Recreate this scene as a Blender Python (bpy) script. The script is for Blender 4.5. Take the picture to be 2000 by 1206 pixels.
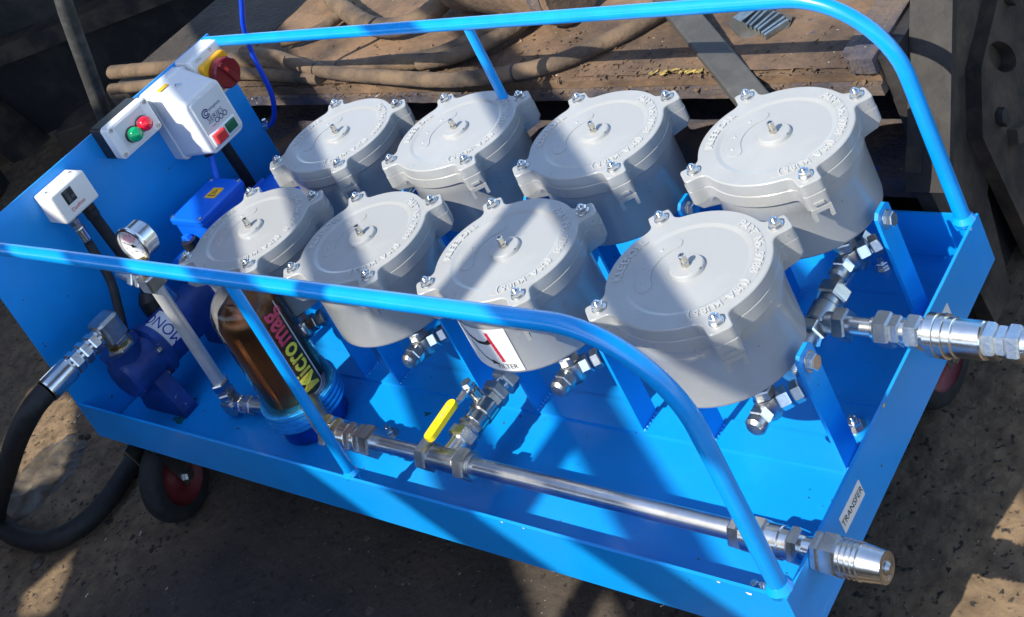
import bpy, math, random
from mathutils import Matrix, Vector
R_ = math.radians
random.seed(7)
for o in list(bpy.data.objects): bpy.data.objects.remove(o)
scene = bpy.context.scene
col = scene.collection
GZ = 0.46            # the yard floor lies this far below the lid plane used while modelling

# ------------------------------------------------------------------ camera
cam_d = bpy.data.cameras.new('camera'); cam = bpy.data.objects.new('camera', cam_d); col.objects.link(cam)
cam_d.sensor_fit = 'HORIZONTAL'; cam_d.sensor_width = 36.0
cam_d.lens = 48.42868; cam_d.shift_x = 0.087261; cam_d.shift_y = -0.290152
cam_d.clip_start = 0.05; cam_d.clip_end = 200
cam.matrix_world = Matrix(((0.7022056, 0.05804546, 0.70960413, 1.78305767),
                           (0.56537948, 0.56030095, -0.60531718, -0.98364646),
                           (-0.43272778, 0.82625273, 0.36062875, 0.9590108 + GZ), (0, 0, 0, 1)))
scene.camera = cam
# ------------------------------------------------------------------ light
SUN = Vector((0.12, 0.87, -1.0))          # direction the light travels
world = bpy.data.worlds.new('World'); scene.world = world; world.use_nodes = True
wn = world.node_tree; wn.nodes.clear()
sky = wn.nodes.new('ShaderNodeTexSky'); sky.sky_type = 'NISHITA'; sky.sun_disc = False
sky.sun_elevation = math.asin(1 / SUN.length); sky.sun_rotation = math.atan2(-SUN.x, -SUN.y)
sky.air_density = 1.0; sky.dust_density = 0.7; sky.ozone_density = 1.6
bg = wn.nodes.new('ShaderNodeBackground'); bg.inputs['Strength'].default_value = 0.15
wo = wn.nodes.new('ShaderNodeOutputWorld')
wn.links.new(sky.outputs[0], bg.inputs[0]); wn.links.new(bg.outputs[0], wo.inputs[0])
sd = bpy.data.lights.new('sun', 'SUN'); sd.energy = 2.85; sd.angle = R_(0.45); sd.color = (1.0, 0.93, 0.78)
sun = bpy.data.objects.new('sun', sd); col.objects.link(sun)
sun.rotation_euler = SUN.to_track_quat('-Z', 'Y').to_euler(); sun.location = (0, -3, 4)
vs = scene.view_settings; vs.view_transform = 'Standard'; vs.look = 'None'; vs.gamma = 1; vs.exposure = 1.24
vs.use_curve_mapping = False

# ------------------------------------------------------------------ helpers
ORG = {}
def frame(p0, d, up=None):
    d = Vector(d).normalized()
    u = Vector(up) if up is not None else (Vector((0, 0, 1)) if abs(d.z) < .9 else Vector((1, 0, 0)))
    x = u.cross(d).normalized(); y = d.cross(x)
    return Matrix(((x.x, y.x, d.x, p0[0]), (x.y, y.y, d.y, p0[1]), (x.z, y.z, d.z, p0[2]), (0, 0, 0, 1)))

class MB:
    def __init__(s): s.v = []; s.f = []; s.s = []
    def add(s, vs_, fs, smooth=False, M=None):
        n = len(s.v)
        s.v += [tuple(M @ Vector(v)) for v in vs_] if M is not None else [tuple(v) for v in vs_]
        for f in fs: s.f.append(tuple(i + n for i in f)); s.s.append(smooth)
        return s
    def box(s, a, b, M=None, bev=0.0):
        x0, y0, z0 = a; x1, y1, z1 = b
        if bev <= 0:
            v = [(x, y, z) for z in (z0, z1) for y in (y0, y1) for x in (x0, x1)]
            return s.add(v, [(0, 2, 3, 1), (4, 5, 7, 6), (0, 1, 5, 4), (2, 6, 7, 3), (0, 4, 6, 2), (1, 3, 7, 5)], False, M)
        P = rrect(x0, y0, x1, y1, bev, 3)
        return s.prism(P, z0, z1, M, bev=min(bev, (z1 - z0) * .45) * .6)
    def prism(s, P, z0, z1, M=None, bev=0.0, smooth=False, both=False):
        n = len(P); rings = []
        def ins(d):
            if d == 0: return P
            out = []
            for i in range(n):
                a = Vector(P[i - 1]); b = Vector(P[i]); c = Vector(P[(i + 1) % n])
                t = (c - a)
                if t.length < 1e-9: out.append(P[i]); continue
                t.normalize(); out.append((b.x - t.y * d, b.y + t.x * d))
            return out
        if both and bev: rings.append((ins(bev), z0)); rings.append((P, z0 + bev))
        else: rings.append((P, z0))
        if bev: rings.append((P, z1 - bev)); rings.append((ins(bev * .3), z1 - bev * .3)); rings.append((ins(bev), z1))
        else: rings.append((P, z1))
        for k in range(len(rings) - 1):
            (A, za), (B, zb_) = rings[k], rings[k + 1]
            v = [(p[0], p[1], za) for p in A] + [(p[0], p[1], zb_) for p in B]
            s.add(v, [(i, (i + 1) % n, n + (i + 1) % n, n + i) for i in range(n)], smooth, M)
        s.add([(p[0], p[1], rings[-1][1]) for p in rings[-1][0]], [tuple(range(n))], False, M)
        s.add([(p[0], p[1], rings[0][1]) for p in rings[0][0]], [tuple(range(n - 1, -1, -1))], False, M)
        return s
    def lathe(s, prof, N=24, M=None, smooth=True, sp=False, cap=True):
        n = len(prof)
        c = [(math.cos(2 * math.pi * i / N), math.sin(2 * math.pi * i / N)) for i in range(N)]
        if sp:
            v = [(r * a, r * b, z) for r, z in prof for a, b in c]
            s.add(v, [(k * N + i, k * N + (i + 1) % N, (k + 1) * N + (i + 1) % N, (k + 1) * N + i) for k in range(n - 1) for i in range(N)], smooth, M)
        else:
            for k in range(n - 1):
                v = [(r * a, r * b, z) for r, z in prof[k:k + 2] for a, b in c]
                s.add(v, [(i, (i + 1) % N, N + (i + 1) % N, N + i) for i in range(N)], smooth, M)
        if cap:
            if prof[0][0] > 1e-6: s.add([(prof[0][0] * a, prof[0][0] * b, prof[0][1]) for a, b in c], [tuple(range(N - 1, -1, -1))], False, M)
            if prof[-1][0] > 1e-6: s.add([(prof[-1][0] * a, prof[-1][0] * b, prof[-1][1]) for a, b in c], [tuple(range(N))], False, M)
        return s
    def hexa(s, L, r, M=None):
        c = r * .12
        s.lathe([(r * .9, 0), (r, c), (r, L - c), (r * .9, L)], 6, M, smooth=False)
        return s
    def tube(s, pts, r, N=14, cap=True, rf=None):
        P = [Vector(p) for p in pts]; n = len(P); T = []
        for i in range(n):
            t = (P[min(i + 1, n - 1)] - P[max(i - 1, 0)]); T.append(t.normalized())
        u = T[0].orthogonal().normalized(); V = []
        for i in range(n):
            u = (u - T[i] * u.dot(T[i])).normalized(); w = T[i].cross(u)
            rr = r if rf is None else rf(i / (n - 1))
            for k in range(N):
                a = 2 * math.pi * k / N; V.append(P[i] + (u * math.cos(a) + w * math.sin(a)) * rr)
        s.add(V, [(i * N + k, i * N + (k + 1) % N, (i + 1) * N + (k + 1) % N, (i + 1) * N + k) for i in range(n - 1) for k in range(N)], True)
        if cap:
            s.add(V[:N], [tuple(range(N - 1, -1, -1))]); s.add(V[-N:], [tuple(range(N))])
        return s
    def build(s, name, mat, parent=None, kind=None):
        me = bpy.data.meshes.new(name)
        o0 = Vector((0, 0, 0))
        if parent is not None: o0 = ORG.get(parent.name, o0)
        me.from_pydata([(v[0] - o0.x, v[1] - o0.y, v[2] - o0.z) for v in s.v], [], s.f)
        me.polygons.foreach_set('use_smooth', s.s)
        me.materials.append(mat); me.update()
        o = bpy.data.objects.new(name, me); col.objects.link(o)
        if parent is not None: o.parent = parent; ORG[o.name] = o0
        if kind: o['kind'] = kind
        return o
def rrect(x0, y0, x1, y1, r, n=4):
    P = []
    for cx, cy, a0 in ((x1 - r, y0 + r, -90), (x1 - r, y1 - r, 0), (x0 + r, y1 - r, 90), (x0 + r, y0 + r, 180)):
        for k in range(n + 1):
            a = R_(a0 + 90 * k / n); P.append((cx + r * math.cos(a), cy + r * math.sin(a)))
    return P
def smooth_path(pts, n=8):
    P = [Vector(p) for p in pts]; P = [P[0] * 2 - P[1]] + P + [P[-1] * 2 - P[-2]]; out = []
    for i in range(1, len(P) - 2):
        for k in range(n):
            t = k / n; a, b, c, d = P[i - 1:i + 3]
            out.append(.5 * ((2 * b) + (c - a) * t + (2 * a - 5 * b + 4 * c - d) * t * t + (3 * b - a - 3 * c + d) * t ** 3))
    out.append(P[-2]); return out
def thing(name, label, cat, loc, group=None):
    o = bpy.data.objects.new(name, None); col.objects.link(o); o.location = loc; o.empty_display_size = .02
    ORG[o.name] = Vector(loc); return tag(o, label, cat, group)
def tag(o, label, cat, group=None):
    o['label'] = label; o['category'] = cat
    if group: o['group'] = group
    return o
def copy_tree(o, parent=None):
    c = o.copy(); col.objects.link(c)
    if parent is not None: c.parent = parent
    for ch in list(o.children): copy_tree(ch, c)
    return c
_glyph = {}
def glyph(ch, size=1.0, extrude=0.0, off=0.0):
    key = (ch, extrude, off)
    if key not in _glyph:
        cu = bpy.data.curves.new('text', 'FONT'); cu.body = ch; cu.size = 1.0; cu.extrude = extrude; cu.align_x = 'CENTER'; cu.align_y = 'CENTER'
        cu.resolution_u = 3; cu.offset = off
        ob = bpy.data.objects.new('text', cu); col.objects.link(ob)
        dg = bpy.context.evaluated_depsgraph_get()
        me = bpy.data.meshes.new_from_object(ob.evaluated_get(dg))
        _glyph[key] = ([tuple(v.co) for v in me.vertices], [tuple(p.vertices) for p in me.polygons])
        bpy.data.objects.remove(ob); bpy.data.curves.remove(cu); bpy.data.meshes.remove(me)
    return _glyph[key]
def text(mb, body, size, M, extrude=0.0, sx=1.0, bold=0.0):
    v, f = glyph(body, 1.0, extrude)
    mb.add([(x * size * sx, y * size, z * size) for x, y, z in v], f, False, M)
    return mb

# ------------------------------------------------------------------ materials
def mat(name, base, rough=.5, metal=0.0, coat=0.0, nscale=0, namp=.15, bump=0.0, bscale=60, spec=.5, rvar=0.0, col2=None, mixlo=.45, mixhi=.65, det=4, trans=0.0, ior=1.45):
    m = bpy.data.materials.new(name); m.use_nodes = True; nt = m.node_tree; N = nt.nodes; L = nt.links
    b = N['Principled BSDF']; b.inputs['Base Color'].default_value = (*base, 1); b.inputs['Roughness'].default_value = rough
    b.inputs['Metallic'].default_value = metal; b.inputs['Coat Weight'].default_value = coat; b.inputs['Coat Roughness'].default_value = .12
    b.inputs['Specular IOR Level'].default_value = spec; b.inputs['Transmission Weight'].default_value = trans; b.inputs['IOR'].default_value = ior
    tc = N.new('ShaderNodeTexCoord')
    if nscale:
        no = N.new('ShaderNodeTexNoise'); no.inputs['Scale'].default_value = nscale; no.inputs['Detail'].default_value = det; no.inputs['Roughness'].default_value = .6
        L.new(tc.outputs['Object'], no.inputs['Vector'])
        cr = N.new('ShaderNodeValToRGB'); c2 = col2 if col2 else tuple(c * (1 - namp) for c in base)
        cr.color_ramp.elements[0].position = mixlo; cr.color_ramp.elements[0].color = (*c2, 1)
        cr.color_ramp.elements[1].position = mixhi; cr.color_ramp.elements[1].color = (*base, 1)
        L.new(no.outputs['Fac'], cr.inputs[0]); L.new(cr.outputs[0], b.inputs['Base Color'])
        if rvar:
            mr = N.new('ShaderNodeMapRange'); mr.inputs[3].default_value = rough - rvar; mr.inputs[4].default_value = rough + rvar
            n2 = N.new('ShaderNodeTexNoise'); n2.inputs['Scale'].default_value = nscale * 2.3; n2.inputs['Detail'].default_value = 6
            L.new(tc.outputs['Object'], n2.inputs['Vector']); L.new(n2.outputs['Fac'], mr.inputs[0]); L.new(mr.outputs[0], b.inputs['Roughness'])
    if bump:
        bn = N.new('ShaderNodeTexNoise'); bn.inputs['Scale'].default_value = bscale; bn.inputs['Detail'].default_value = 6
        L.new(tc.outputs['Object'], bn.inputs['Vector'])
        bp = N.new('ShaderNodeBump'); bp.inputs['Strength'].default_value = bump; bp.inputs['Distance'].default_value = .004
        L.new(bn.outputs['Fac'], bp.inputs['Height']); L.new(bp.outputs[0], b.inputs['Normal'])
    return m
def speckle(m, colr, scale, thr, width=.01):
    """flecks of another colour (paint chips, grit, swarf) laid over the material's base colour"""
    nt = m.node_tree; N = nt.nodes; L = nt.links; b = N['Principled BSDF']
    tc = N.new('ShaderNodeTexCoord'); vo = N.new('ShaderNodeTexNoise'); vo.inputs['Scale'].default_value = scale; vo.inputs['Detail'].default_value = 2
    L.new(tc.outputs['Object'], vo.inputs['Vector'])
    mr = N.new('ShaderNodeMapRange'); mr.inputs[1].default_value = thr; mr.inputs[2].default_value = thr + width
    L.new(vo.outputs['Fac'], mr.inputs[0])
    mx = N.new('ShaderNodeMix'); mx.data_type = 'RGBA'; L.new(mr.outputs[0], mx.inputs[0]); mx.inputs[7].default_value = (*colr, 1)
    src = b.inputs['Base Color']
    if src.is_linked: L.new(src.links[0].from_socket, mx.inputs[6])
    else: mx.inputs[6].default_value = src.default_value
    L.new(mx.outputs[2], b.inputs['Base Color']); return m
BLUE = (0.001, 0.305, 0.85)
M = {}
M['blue'] = mat('blue_gloss_paint', BLUE, .42, coat=.25, nscale=9, namp=.10, bump=.02, bscale=35, rvar=.08)
speckle(M['blue'], (.05, .06, .07), 70, .745, .02); speckle(M['blue'], (.012, .285, .74), 5, .50, .25)
def scratch(m, colr, sc, thr):
    nt = m.node_tree; N = nt.nodes; L = nt.links; b = N['Principled BSDF']
    tc = N.new('ShaderNodeTexCoord'); mp = N.new('ShaderNodeMapping'); mp.inputs['Scale'].default_value = sc; mp.inputs['Rotation'].default_value = (0, 0, .5)
    no = N.new('ShaderNodeTexNoise'); no.inputs['Scale'].default_value = 1; no.inputs['Detail'].default_value = 3
    L.new(tc.outputs['Object'], mp.inputs['Vector']); L.new(mp.outputs[0], no.inputs['Vector'])
    mr = N.new('ShaderNodeMapRange'); mr.inputs[1].default_value = thr; mr.inputs[2].default_value = thr + .05; mr.inputs[4].default_value = .6; L.new(no.outputs['Fac'], mr.inputs[0])
    mx = N.new('ShaderNodeMix'); mx.data_type = 'RGBA'; L.new(mr.outputs[0], mx.inputs[0]); mx.inputs[7].default_value = (*colr, 1)
    L.new(b.inputs['Base Color'].links[0].from_socket, mx.inputs[6]); L.new(mx.outputs[2], b.inputs['Base Color'])
scratch(M['blue'], (.05, .36, .84), (220, 14, 60), .71); scratch(M['blue'], (.012, .16, .48), (12, 160, 40), .73)
M['blue_rail'] = mat('blue_rail_paint', (0.001, 0.315, 0.86), .33, coat=.4, nscale=14, namp=.12, bump=.015, bscale=90)
M['blue_dark'] = mat('blue_pump_paint', (.012, .055, .27), .45, coat=.2, nscale=22, namp=.35, bump=.25, bscale=110)
speckle(M['blue_dark'], (.25, .3, .42), 60, .72, .04)
M['blue_motor'] = mat('blue_motor_paint', (.003, .15, .86), .4, coat=.2, nscale=12, namp=.15, bump=.05, bscale=120)
M['grey'] = mat('grey_enamel', (.385, .395, .400), .30, coat=.30, nscale=7, namp=.10, bump=.05, bscale=170, rvar=.08)
speckle(M['grey'], (.12, .11, .10), 75, .755, .01)
scratch(M['grey'], (.30, .31, .32), (150, 10, 90), .72)
M['grey2'] = mat('grey_enamel_letters', (.455, .465, .47), .35, coat=.2, nscale=30, namp=.05)
M['zinc'] = mat('zinc_plated_steel', (.84, .84, .82), .23, 1.0, nscale=30, namp=.14, bump=.03, bscale=200, rvar=.06)
M['zinc_dull'] = mat('dull_zinc_steel', (.60, .61, .61), .34, 1.0, nscale=30, namp=.28, bump=.05, bscale=180, rvar=.09)
M['pipe'] = mat('drawn_steel_tube', (.80, .80, .80), .31, 1.0, nscale=18, namp=.2, bump=.02, bscale=300, rvar=.06)
M['nickel'] = mat('nickel_plating', (.78, .72, .63), .2, 1.0, nscale=30, namp=.15)
M['brass'] = mat('brass', (.72, .50, .18), .28, 1.0, nscale=30, namp=.25)
M['satin'] = mat('satin_silver_tube', (.78, .78, .76), .42, .55, nscale=25, namp=.15, bump=.03, bscale=200)
M['rubber'] = mat('black_rubber', (.022, .022, .024), .62, nscale=60, namp=.35, bump=.25, bscale=220)
M['rubber_dusty'] = mat('dusty_rubber', (.085, .085, .085), .75, nscale=25, namp=.5, bump=.3, bscale=160)
M['tyre'] = mat('grey_tyre', (.024, .025, .028), .8, nscale=40, namp=.4, bump=.4, bscale=150)
M['red_rim'] = mat('red_wheel_paint', (.22, .030, .036), .5, nscale=20, namp=.35, bump=.1)
M['white'] = mat('white_plastic', (.76, .765, .775), .4, coat=.1, nscale=10, namp=.05, bump=.04, bscale=220)
M['offwhite'] = mat('offwhite_plastic', (.80, .775, .73), .45, nscale=10, namp=.05)
M['light_grey'] = mat('light_grey_plastic', (.62, .635, .66), .42, nscale=10, namp=.05)
M['black'] = mat('black_plastic', (.015, .015, .017), .45)
M['ink'] = mat('black_ink', (.02, .02, .025), .6)
M['navy_ink'] = mat('navy_ink', (.03, .04, .16), .5)
M['grey_ink'] = mat('grey_ink', (.25, .26, .30), .5)
M['red_ink'] = mat('red_ink', (.62, .02, .05), .5)
M['blue_ink'] = mat('blue_ink', (.015, .03, .30), .5)
M['yellow_ink'] = mat('yellow_ink', (.72, .66, .06), .45)
M['pink_ink'] = mat('pink_ink', (.62, .06, .13), .45)
M['silver_ink'] = mat('silver_ink', (.55, .55, .58), .4)
M['lilac_ink'] = mat('lilac_ink', (.50, .34, .52), .45)
M['label'] = mat('white_vinyl', (.80, .80, .80), .45, nscale=12, namp=.06)
M['label_yellow'] = mat('yellow_vinyl', (.85, .50, .02), .45)
M['amber'] = mat('amber_plastic', (.85, .42, .01), .35, coat=.2)
M['yellow'] = mat('yellow_grip', (.85, .68, .01), .45, nscale=25, namp=.08)
M['red_knob'] = mat('red_handle_plastic', (.17, .010, .018), .25, coat=.4)
M['red_btn'] = mat('red_push_button', (.62, .035, .035), .35, coat=.2)
M['green_btn'] = mat('green_push_button', (.006, .115, .06), .35, coat=.2)
M['red_lens'] = mat('red_lens', (.80, .008, .035), .18, coat=.6)
M['green_lens'] = mat('green_lens', (.0, .36, .13), .18, coat=.6)
M['dial'] = mat('dial_face', (.80, .80, .82), .4)
M['dial_pink'] = mat('dial_sector', (.75, .42, .47), .4)
M['ano'] = mat('blue_anodised_aluminium', (.05, .50, .98), .26, .5, nscale=40, namp=.25, bump=.02, bscale=120)
M['ano_dark'] = mat('dark_blue_anodised', (.008, .12, .48), .3, .7, nscale=30, namp=.3)
M['copper'] = mat('magnet_core', (.85, .30, .09), .28, .85, nscale=18, namp=.5, bump=.05)
M['oil'] = mat('oily_copper_core', (.40, .150, .050), .30, nscale=7, namp=.6, col2=(.15, .075, .040), metal=.9, mixlo=.35, mixhi=.75)
M['bowl'] = mat('clear_bowl', (.78, .75, .71), .03, trans=1.0, ior=1.12, bump=.015, bscale=20, coat=.5)
M['glass'] = mat('gauge_glass', (.97, .98, .98), .02, trans=1.0, ior=1.45)
M['dust'] = mat('dusty_brown_steel', (.215, .135, .082), .9, nscale=6, namp=.4, bump=.9, bscale=70, col2=(.070, .048, .036), mixlo=.38, mixhi=.62, det=10)
speckle(M['dust'], (.05, .05, .07), 55, .70, .05); speckle(M['dust'], (.55, .47, .38), 120, .74, .03)
M['dust_edge'] = mat('worn_machine_edge', (.13, .098, .080), .85, nscale=11, bump=.9, bscale=90, col2=(.05, .05, .075), mixlo=.4, mixhi=.6, det=8)
speckle(M['dust_edge'], (.015, .05, .36), 22, .70, .03); speckle(M['dust_edge'], (.45, .39, .31), 90, .72, .03)
M['dust_hose'] = mat('dust_covered_hose', (.165, .112, .072), .9, nscale=10, namp=.35, bump=.8, bscale=90, col2=(.058, .044, .035), mixlo=.36, mixhi=.58, det=9)
M['steel_dark'] = mat('oily_dark_steel', (.040, .035, .032), .7, nscale=8, bump=.7, bscale=60, col2=(.016, .015, .016), det=9)
M['steel_brown'] = mat('oily_brown_steel', (.075, .054, .040), .8, nscale=9, bump=.8, bscale=60, col2=(.020, .017, .016), mixlo=.40, mixhi=.60, det=10)
M['bar_grey'] = mat('grey_rubber_bar', (.10, .098, .094), .6, nscale=12, namp=.4, bump=.3, bscale=90)
M['tin'] = mat('crushed_tin', (.42, .52, .56), .35, .8, nscale=30, namp=.4)
M['gantry'] = mat('gantry_steel', (.25, .2, .16), .8, nscale=8, namp=.3)
M['bag'] = mat('crumpled_film', (.15, .125, .10), .38, nscale=14, namp=.5, bump=.5, bscale=50)
M['teal_spot'] = mat('glossy_teal', (.010, .12, .16), .12, coat=.5)
M['gold'] = mat('old_yellow_paint', (.50, .36, .10), .7, nscale=60, namp=.5)
M['chip'] = mat('steel_swarf', (.55, .5, .45), .35, .6)
M['stone'] = mat('grit', (.105, .080, .060), .9, nscale=9, namp=.7)
M['cable_blue'] = mat('blue_air_line', (.006, .055, .55), .35, coat=.2)
def ground_mat():
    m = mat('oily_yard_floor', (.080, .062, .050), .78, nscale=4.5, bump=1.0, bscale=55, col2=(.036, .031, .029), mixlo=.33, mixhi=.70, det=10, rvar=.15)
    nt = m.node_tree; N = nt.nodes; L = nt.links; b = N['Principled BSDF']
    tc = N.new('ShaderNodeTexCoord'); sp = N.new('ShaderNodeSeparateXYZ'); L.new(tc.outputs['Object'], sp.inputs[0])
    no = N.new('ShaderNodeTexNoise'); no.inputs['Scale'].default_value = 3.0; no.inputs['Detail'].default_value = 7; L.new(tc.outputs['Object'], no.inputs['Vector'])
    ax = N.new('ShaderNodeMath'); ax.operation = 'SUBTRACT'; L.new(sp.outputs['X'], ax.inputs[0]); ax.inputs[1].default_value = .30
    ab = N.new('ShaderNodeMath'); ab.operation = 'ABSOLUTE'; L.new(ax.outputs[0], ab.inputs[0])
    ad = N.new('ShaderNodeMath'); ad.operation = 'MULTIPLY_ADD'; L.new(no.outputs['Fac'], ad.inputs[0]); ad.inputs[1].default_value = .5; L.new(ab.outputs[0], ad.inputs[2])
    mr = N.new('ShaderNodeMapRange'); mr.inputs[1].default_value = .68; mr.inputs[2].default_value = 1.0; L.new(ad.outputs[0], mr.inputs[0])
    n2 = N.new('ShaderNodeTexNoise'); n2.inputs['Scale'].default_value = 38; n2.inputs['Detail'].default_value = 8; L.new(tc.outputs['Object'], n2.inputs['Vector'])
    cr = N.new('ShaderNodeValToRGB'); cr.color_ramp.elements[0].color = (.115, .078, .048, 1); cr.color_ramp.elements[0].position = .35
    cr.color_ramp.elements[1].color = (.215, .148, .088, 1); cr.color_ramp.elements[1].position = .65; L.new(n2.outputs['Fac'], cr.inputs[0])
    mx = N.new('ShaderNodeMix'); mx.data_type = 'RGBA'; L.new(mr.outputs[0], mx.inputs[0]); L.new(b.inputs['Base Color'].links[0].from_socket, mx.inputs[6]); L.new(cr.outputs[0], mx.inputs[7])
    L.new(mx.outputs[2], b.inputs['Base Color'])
    speckle(m, (.02, .018, .018), 95, .60, .10); speckle(m, (.45, .40, .34), 230, .735, .02); return m
M['ground'] = ground_mat()

# ------------------------------------------------------------------ setting: the yard floor
XL, XR, YF, YB = -.3656, 1.012, -.2589, .3474
ZR, ZF, ZB, ZL, PT = -.2051, -.2773, -.2800, .1452, .156
g = MB(); nx, ny = 300, 220
def gz(x, y):
    return -GZ + .004 * math.sin(7.1 * x + 1.3 * y) * math.sin(5.3 * y - 2 * x) + .002 * math.sin(23 * x + 3) * math.sin(19 * y + 1)
xs = [-30, -14, -7] + [-4.5 + 6.5 * i / nx for i in range(nx + 1)] + [5, 12, 30]
ys = [-30, -12, -5] + [-1.6 + 4.0 * i / ny for i in range(ny + 1)] + [5, 12, 30]
rg = random.Random(99); V = [(x, y, gz(x, y) + rg.uniform(-.0022, .0022)) for y in ys for x in xs]; W_ = len(xs)
g.add(V, [(j * W_ + i, j * W_ + i + 1, (j + 1) * W_ + i + 1, (j + 1) * W_ + i) for j in range(len(ys) - 1) for i in range(W_ - 1)], True)
ground = g.build('ground', M['ground'], kind='structure')
g = MB()                                     # loose grit and swarf
for k in range(4500):
    if k % 3: x = random.uniform(-1.0, 1.3); y = random.uniform(-.75, .05)
    else: x = random.uniform(-2.2, 1.5); y = random.uniform(-.6, 1.0)
    r = random.choice((.0009, .0012, .0018, .0026, .0045)) * random.uniform(.6, 1.3); z = gz(x, y)
    v = [(x + random.uniform(-r, r) * 1.3, y + random.uniform(-r, r) * 1.3, z - .0005 + random.uniform(.1, .5) * r) for _ in range(4)]
    g.add(v, [(0, 1, 2), (0, 3, 1), (1, 3, 2), (0, 2, 3)])
for k in range(140):
    x = random.gauss(.2, .7); y = random.uniform(-.75, .0); r = random.uniform(.004, .011); z = gz(x, y); n_ = 7; V = []
    for q in range(n_): a = 6.283 * q / n_; V.append((x + r * math.cos(a) * random.uniform(.6, 1.1), y + r * math.sin(a) * random.uniform(.6, 1.1), z - .002))
    for q in range(n_): a = 6.283 * q / n_; V.append((x + r * .6 * math.cos(a) * random.uniform(.6, 1.1), y + r * .6 * math.sin(a) * random.uniform(.6, 1.1), z + r * random.uniform(.15, .5)))
    g.add(V, [(q, (q + 1) % n_, n_ + (q + 1) % n_, n_ + q) for q in range(n_)] + [tuple(range(n_, 2 * n_))])
tag(g.build('grit', M['stone'], kind='stuff'), 'loose dark grit scattered over the yard floor', 'grit')
g = MB()
for k in range(170):
    x = random.uniform(-1.0, 1.3); y = random.uniform(-.75, .3); z = gz(x, y) + .002; a = random.uniform(0, 6.3); l = random.uniform(.0010, .0042); w = random.uniform(.0004, .001)
    c, s_ = math.cos(a), math.sin(a)
    g.add([(x - c * l - s_ * w, y - s_ * l + c * w, z), (x + c * l - s_ * w, y + s_ * l + c * w, z + .002), (x + c * l + s_ * w, y + s_ * l - c * w, z + .0015), (x - c * l + s_ * w, y - s_ * l - c * w, z - .001)], [(0, 1, 2), (0, 2, 3), (3, 2, 1, 0)])
tag(g.build('swarf', M['chip'], kind='stuff'), 'tiny bright metal shavings strewn over the yard floor', 'swarf')

# ------------------------------------------------------------------ the cart
cart = thing('filter_cart', 'bright blue steel trolley with tray, tube rails and tall end panel', 'cart', ((XL + XR) / 2, (YF + YB) / 2, -GZ))
t = .004
MB().box((XL + t, YF + t, ZB), (XR - t, YB - t, ZF)).build('tray_floor', M['blue'], cart)
MB().box((XL, YF, ZB - .001), (XR - t - .0005, YF + t, ZR), bev=0).build('side_wall', M['blue'], cart)
MB().box((XL + t, YB - t, ZB - .001), (XR - t - .0005, YB, ZR)).build('side_wall', M['blue'], cart)
MB().box((XR - t, YF - .0005, ZB - .0015), (XR, YB + .0005, ZR + .001)).build('end_wall', M['blue'], cart)
MB().box((XL - t, YF - .0006, ZB - .002), (XL, YB + .0006, PT)).build('end_panel', M['blue'], cart)
def rail(y, xa):
    P = [(xa, y, ZL)]; xb = XR - .0175; Rb = .125
    P += [(xa + (xb - Rb - xa) * k / 6, y, ZL) for k in range(1, 7)]
    P += [(xb - Rb + Rb * math.sin(R_(a)), y, ZL - Rb + Rb * math.cos(R_(a))) for a in range(6, 91, 6)]
    P += [(xb + .001 * k, y, ZL - Rb - (ZL - Rb - ZR + .02) * k / 3) for k in (1, 2, 3)]
    return MB().tube(P, .0105, 20).build('handrail', M['blue_rail'], cart)
rail(YF + .012, XL - .002); rail(YB - .012, XL - .002)
for x, y in ((.334, YF + .010), (.312, YB - .010)):
    MB().tube([(x, y, ZL - .004), (x, y, -.05), (x, y, ZR - .03)], .0078, 16).build('post', M['blue_rail'], cart)
    MB().lathe([(.0105, -.004), (.0115, 0), (.0088, .006)], 14, Matrix.Translation((x, y, ZR - .0))).build('weld', M['blue_rail'], cart)
for y in (YF + .012, YB - .012):
    MB().lathe([(.014, -.006), (.0155, 0), (.011, .007)], 14, Matrix.Translation((XR - .0145, y, ZR + .001))).build('weld', M['blue_rail'], cart)
for y0 in (-.036, .2108):
    MB().box((-.10, y0, ZF), (XR - t - .001, y0 + .046, ZF + .0035)).build('mounting_strip', M['blue'], cart)
MB().box((-.10, .070, ZF), (XR - t - .001, .074, ZF + .0015)).build('floor_seam', M['blue'], cart)
CX = [.0104, .2733, .5536, .8429]; DY = .2469
CB = [.0034 - .006, .2736 - .006, .5561 - .006, .8469 - .006]
def bracket(x, y, top, w=.036, bolt=True):
    P = [(y - .016 - w / 2, ZF + .0035), (y - .016 + w / 2, ZF + .0035), (y - .016 + w / 2, top - .006), (y - .016 + w / 2 - .007, top), (y - .016 - w / 2 + .007, top), (y - .016 - w / 2, top - .006)]
    Mx = Matrix(((0, 0, 1, x), (1, 0, 0, 0), (0, 1, 0, 0), (0, 0, 0, 1)))
    b = MB().prism(P, 0, .005, Mx).build('bracket', M['blue'], cart)
    m = MB()
    for k in range(6): m.lathe([(.0035, 0), (.0028, .002), (0, .0032)], 8, Matrix.Translation((x + .0055, y - .016 - w / 2 + w * (k + .5) / 6, ZF + .0030)), sp=True)
    m.build('weld_bead', M['blue'], b)
    if bolt:
        MB().lathe([(.0125, 0), (.0125, .002)], 18, frame((x + .005, y - .016, top - .018), (1, 0, 0))).build('washer', M['zinc'], b)
        MB().hexa(.0085, .0105, frame((x + .0071, y - .016, top - .018), (1, 0, 0))).build('hex_bolt', M['zinc'], b)
for i in range(4):
    bracket(CX[i] + .114, 0, -.100); bracket(CX[i] - .070, 0, -.129, bolt=False)
    bracket(CB[i] + .114, DY, -.100); bracket(CB[i] - .070, DY, -.129, bolt=False)
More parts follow.
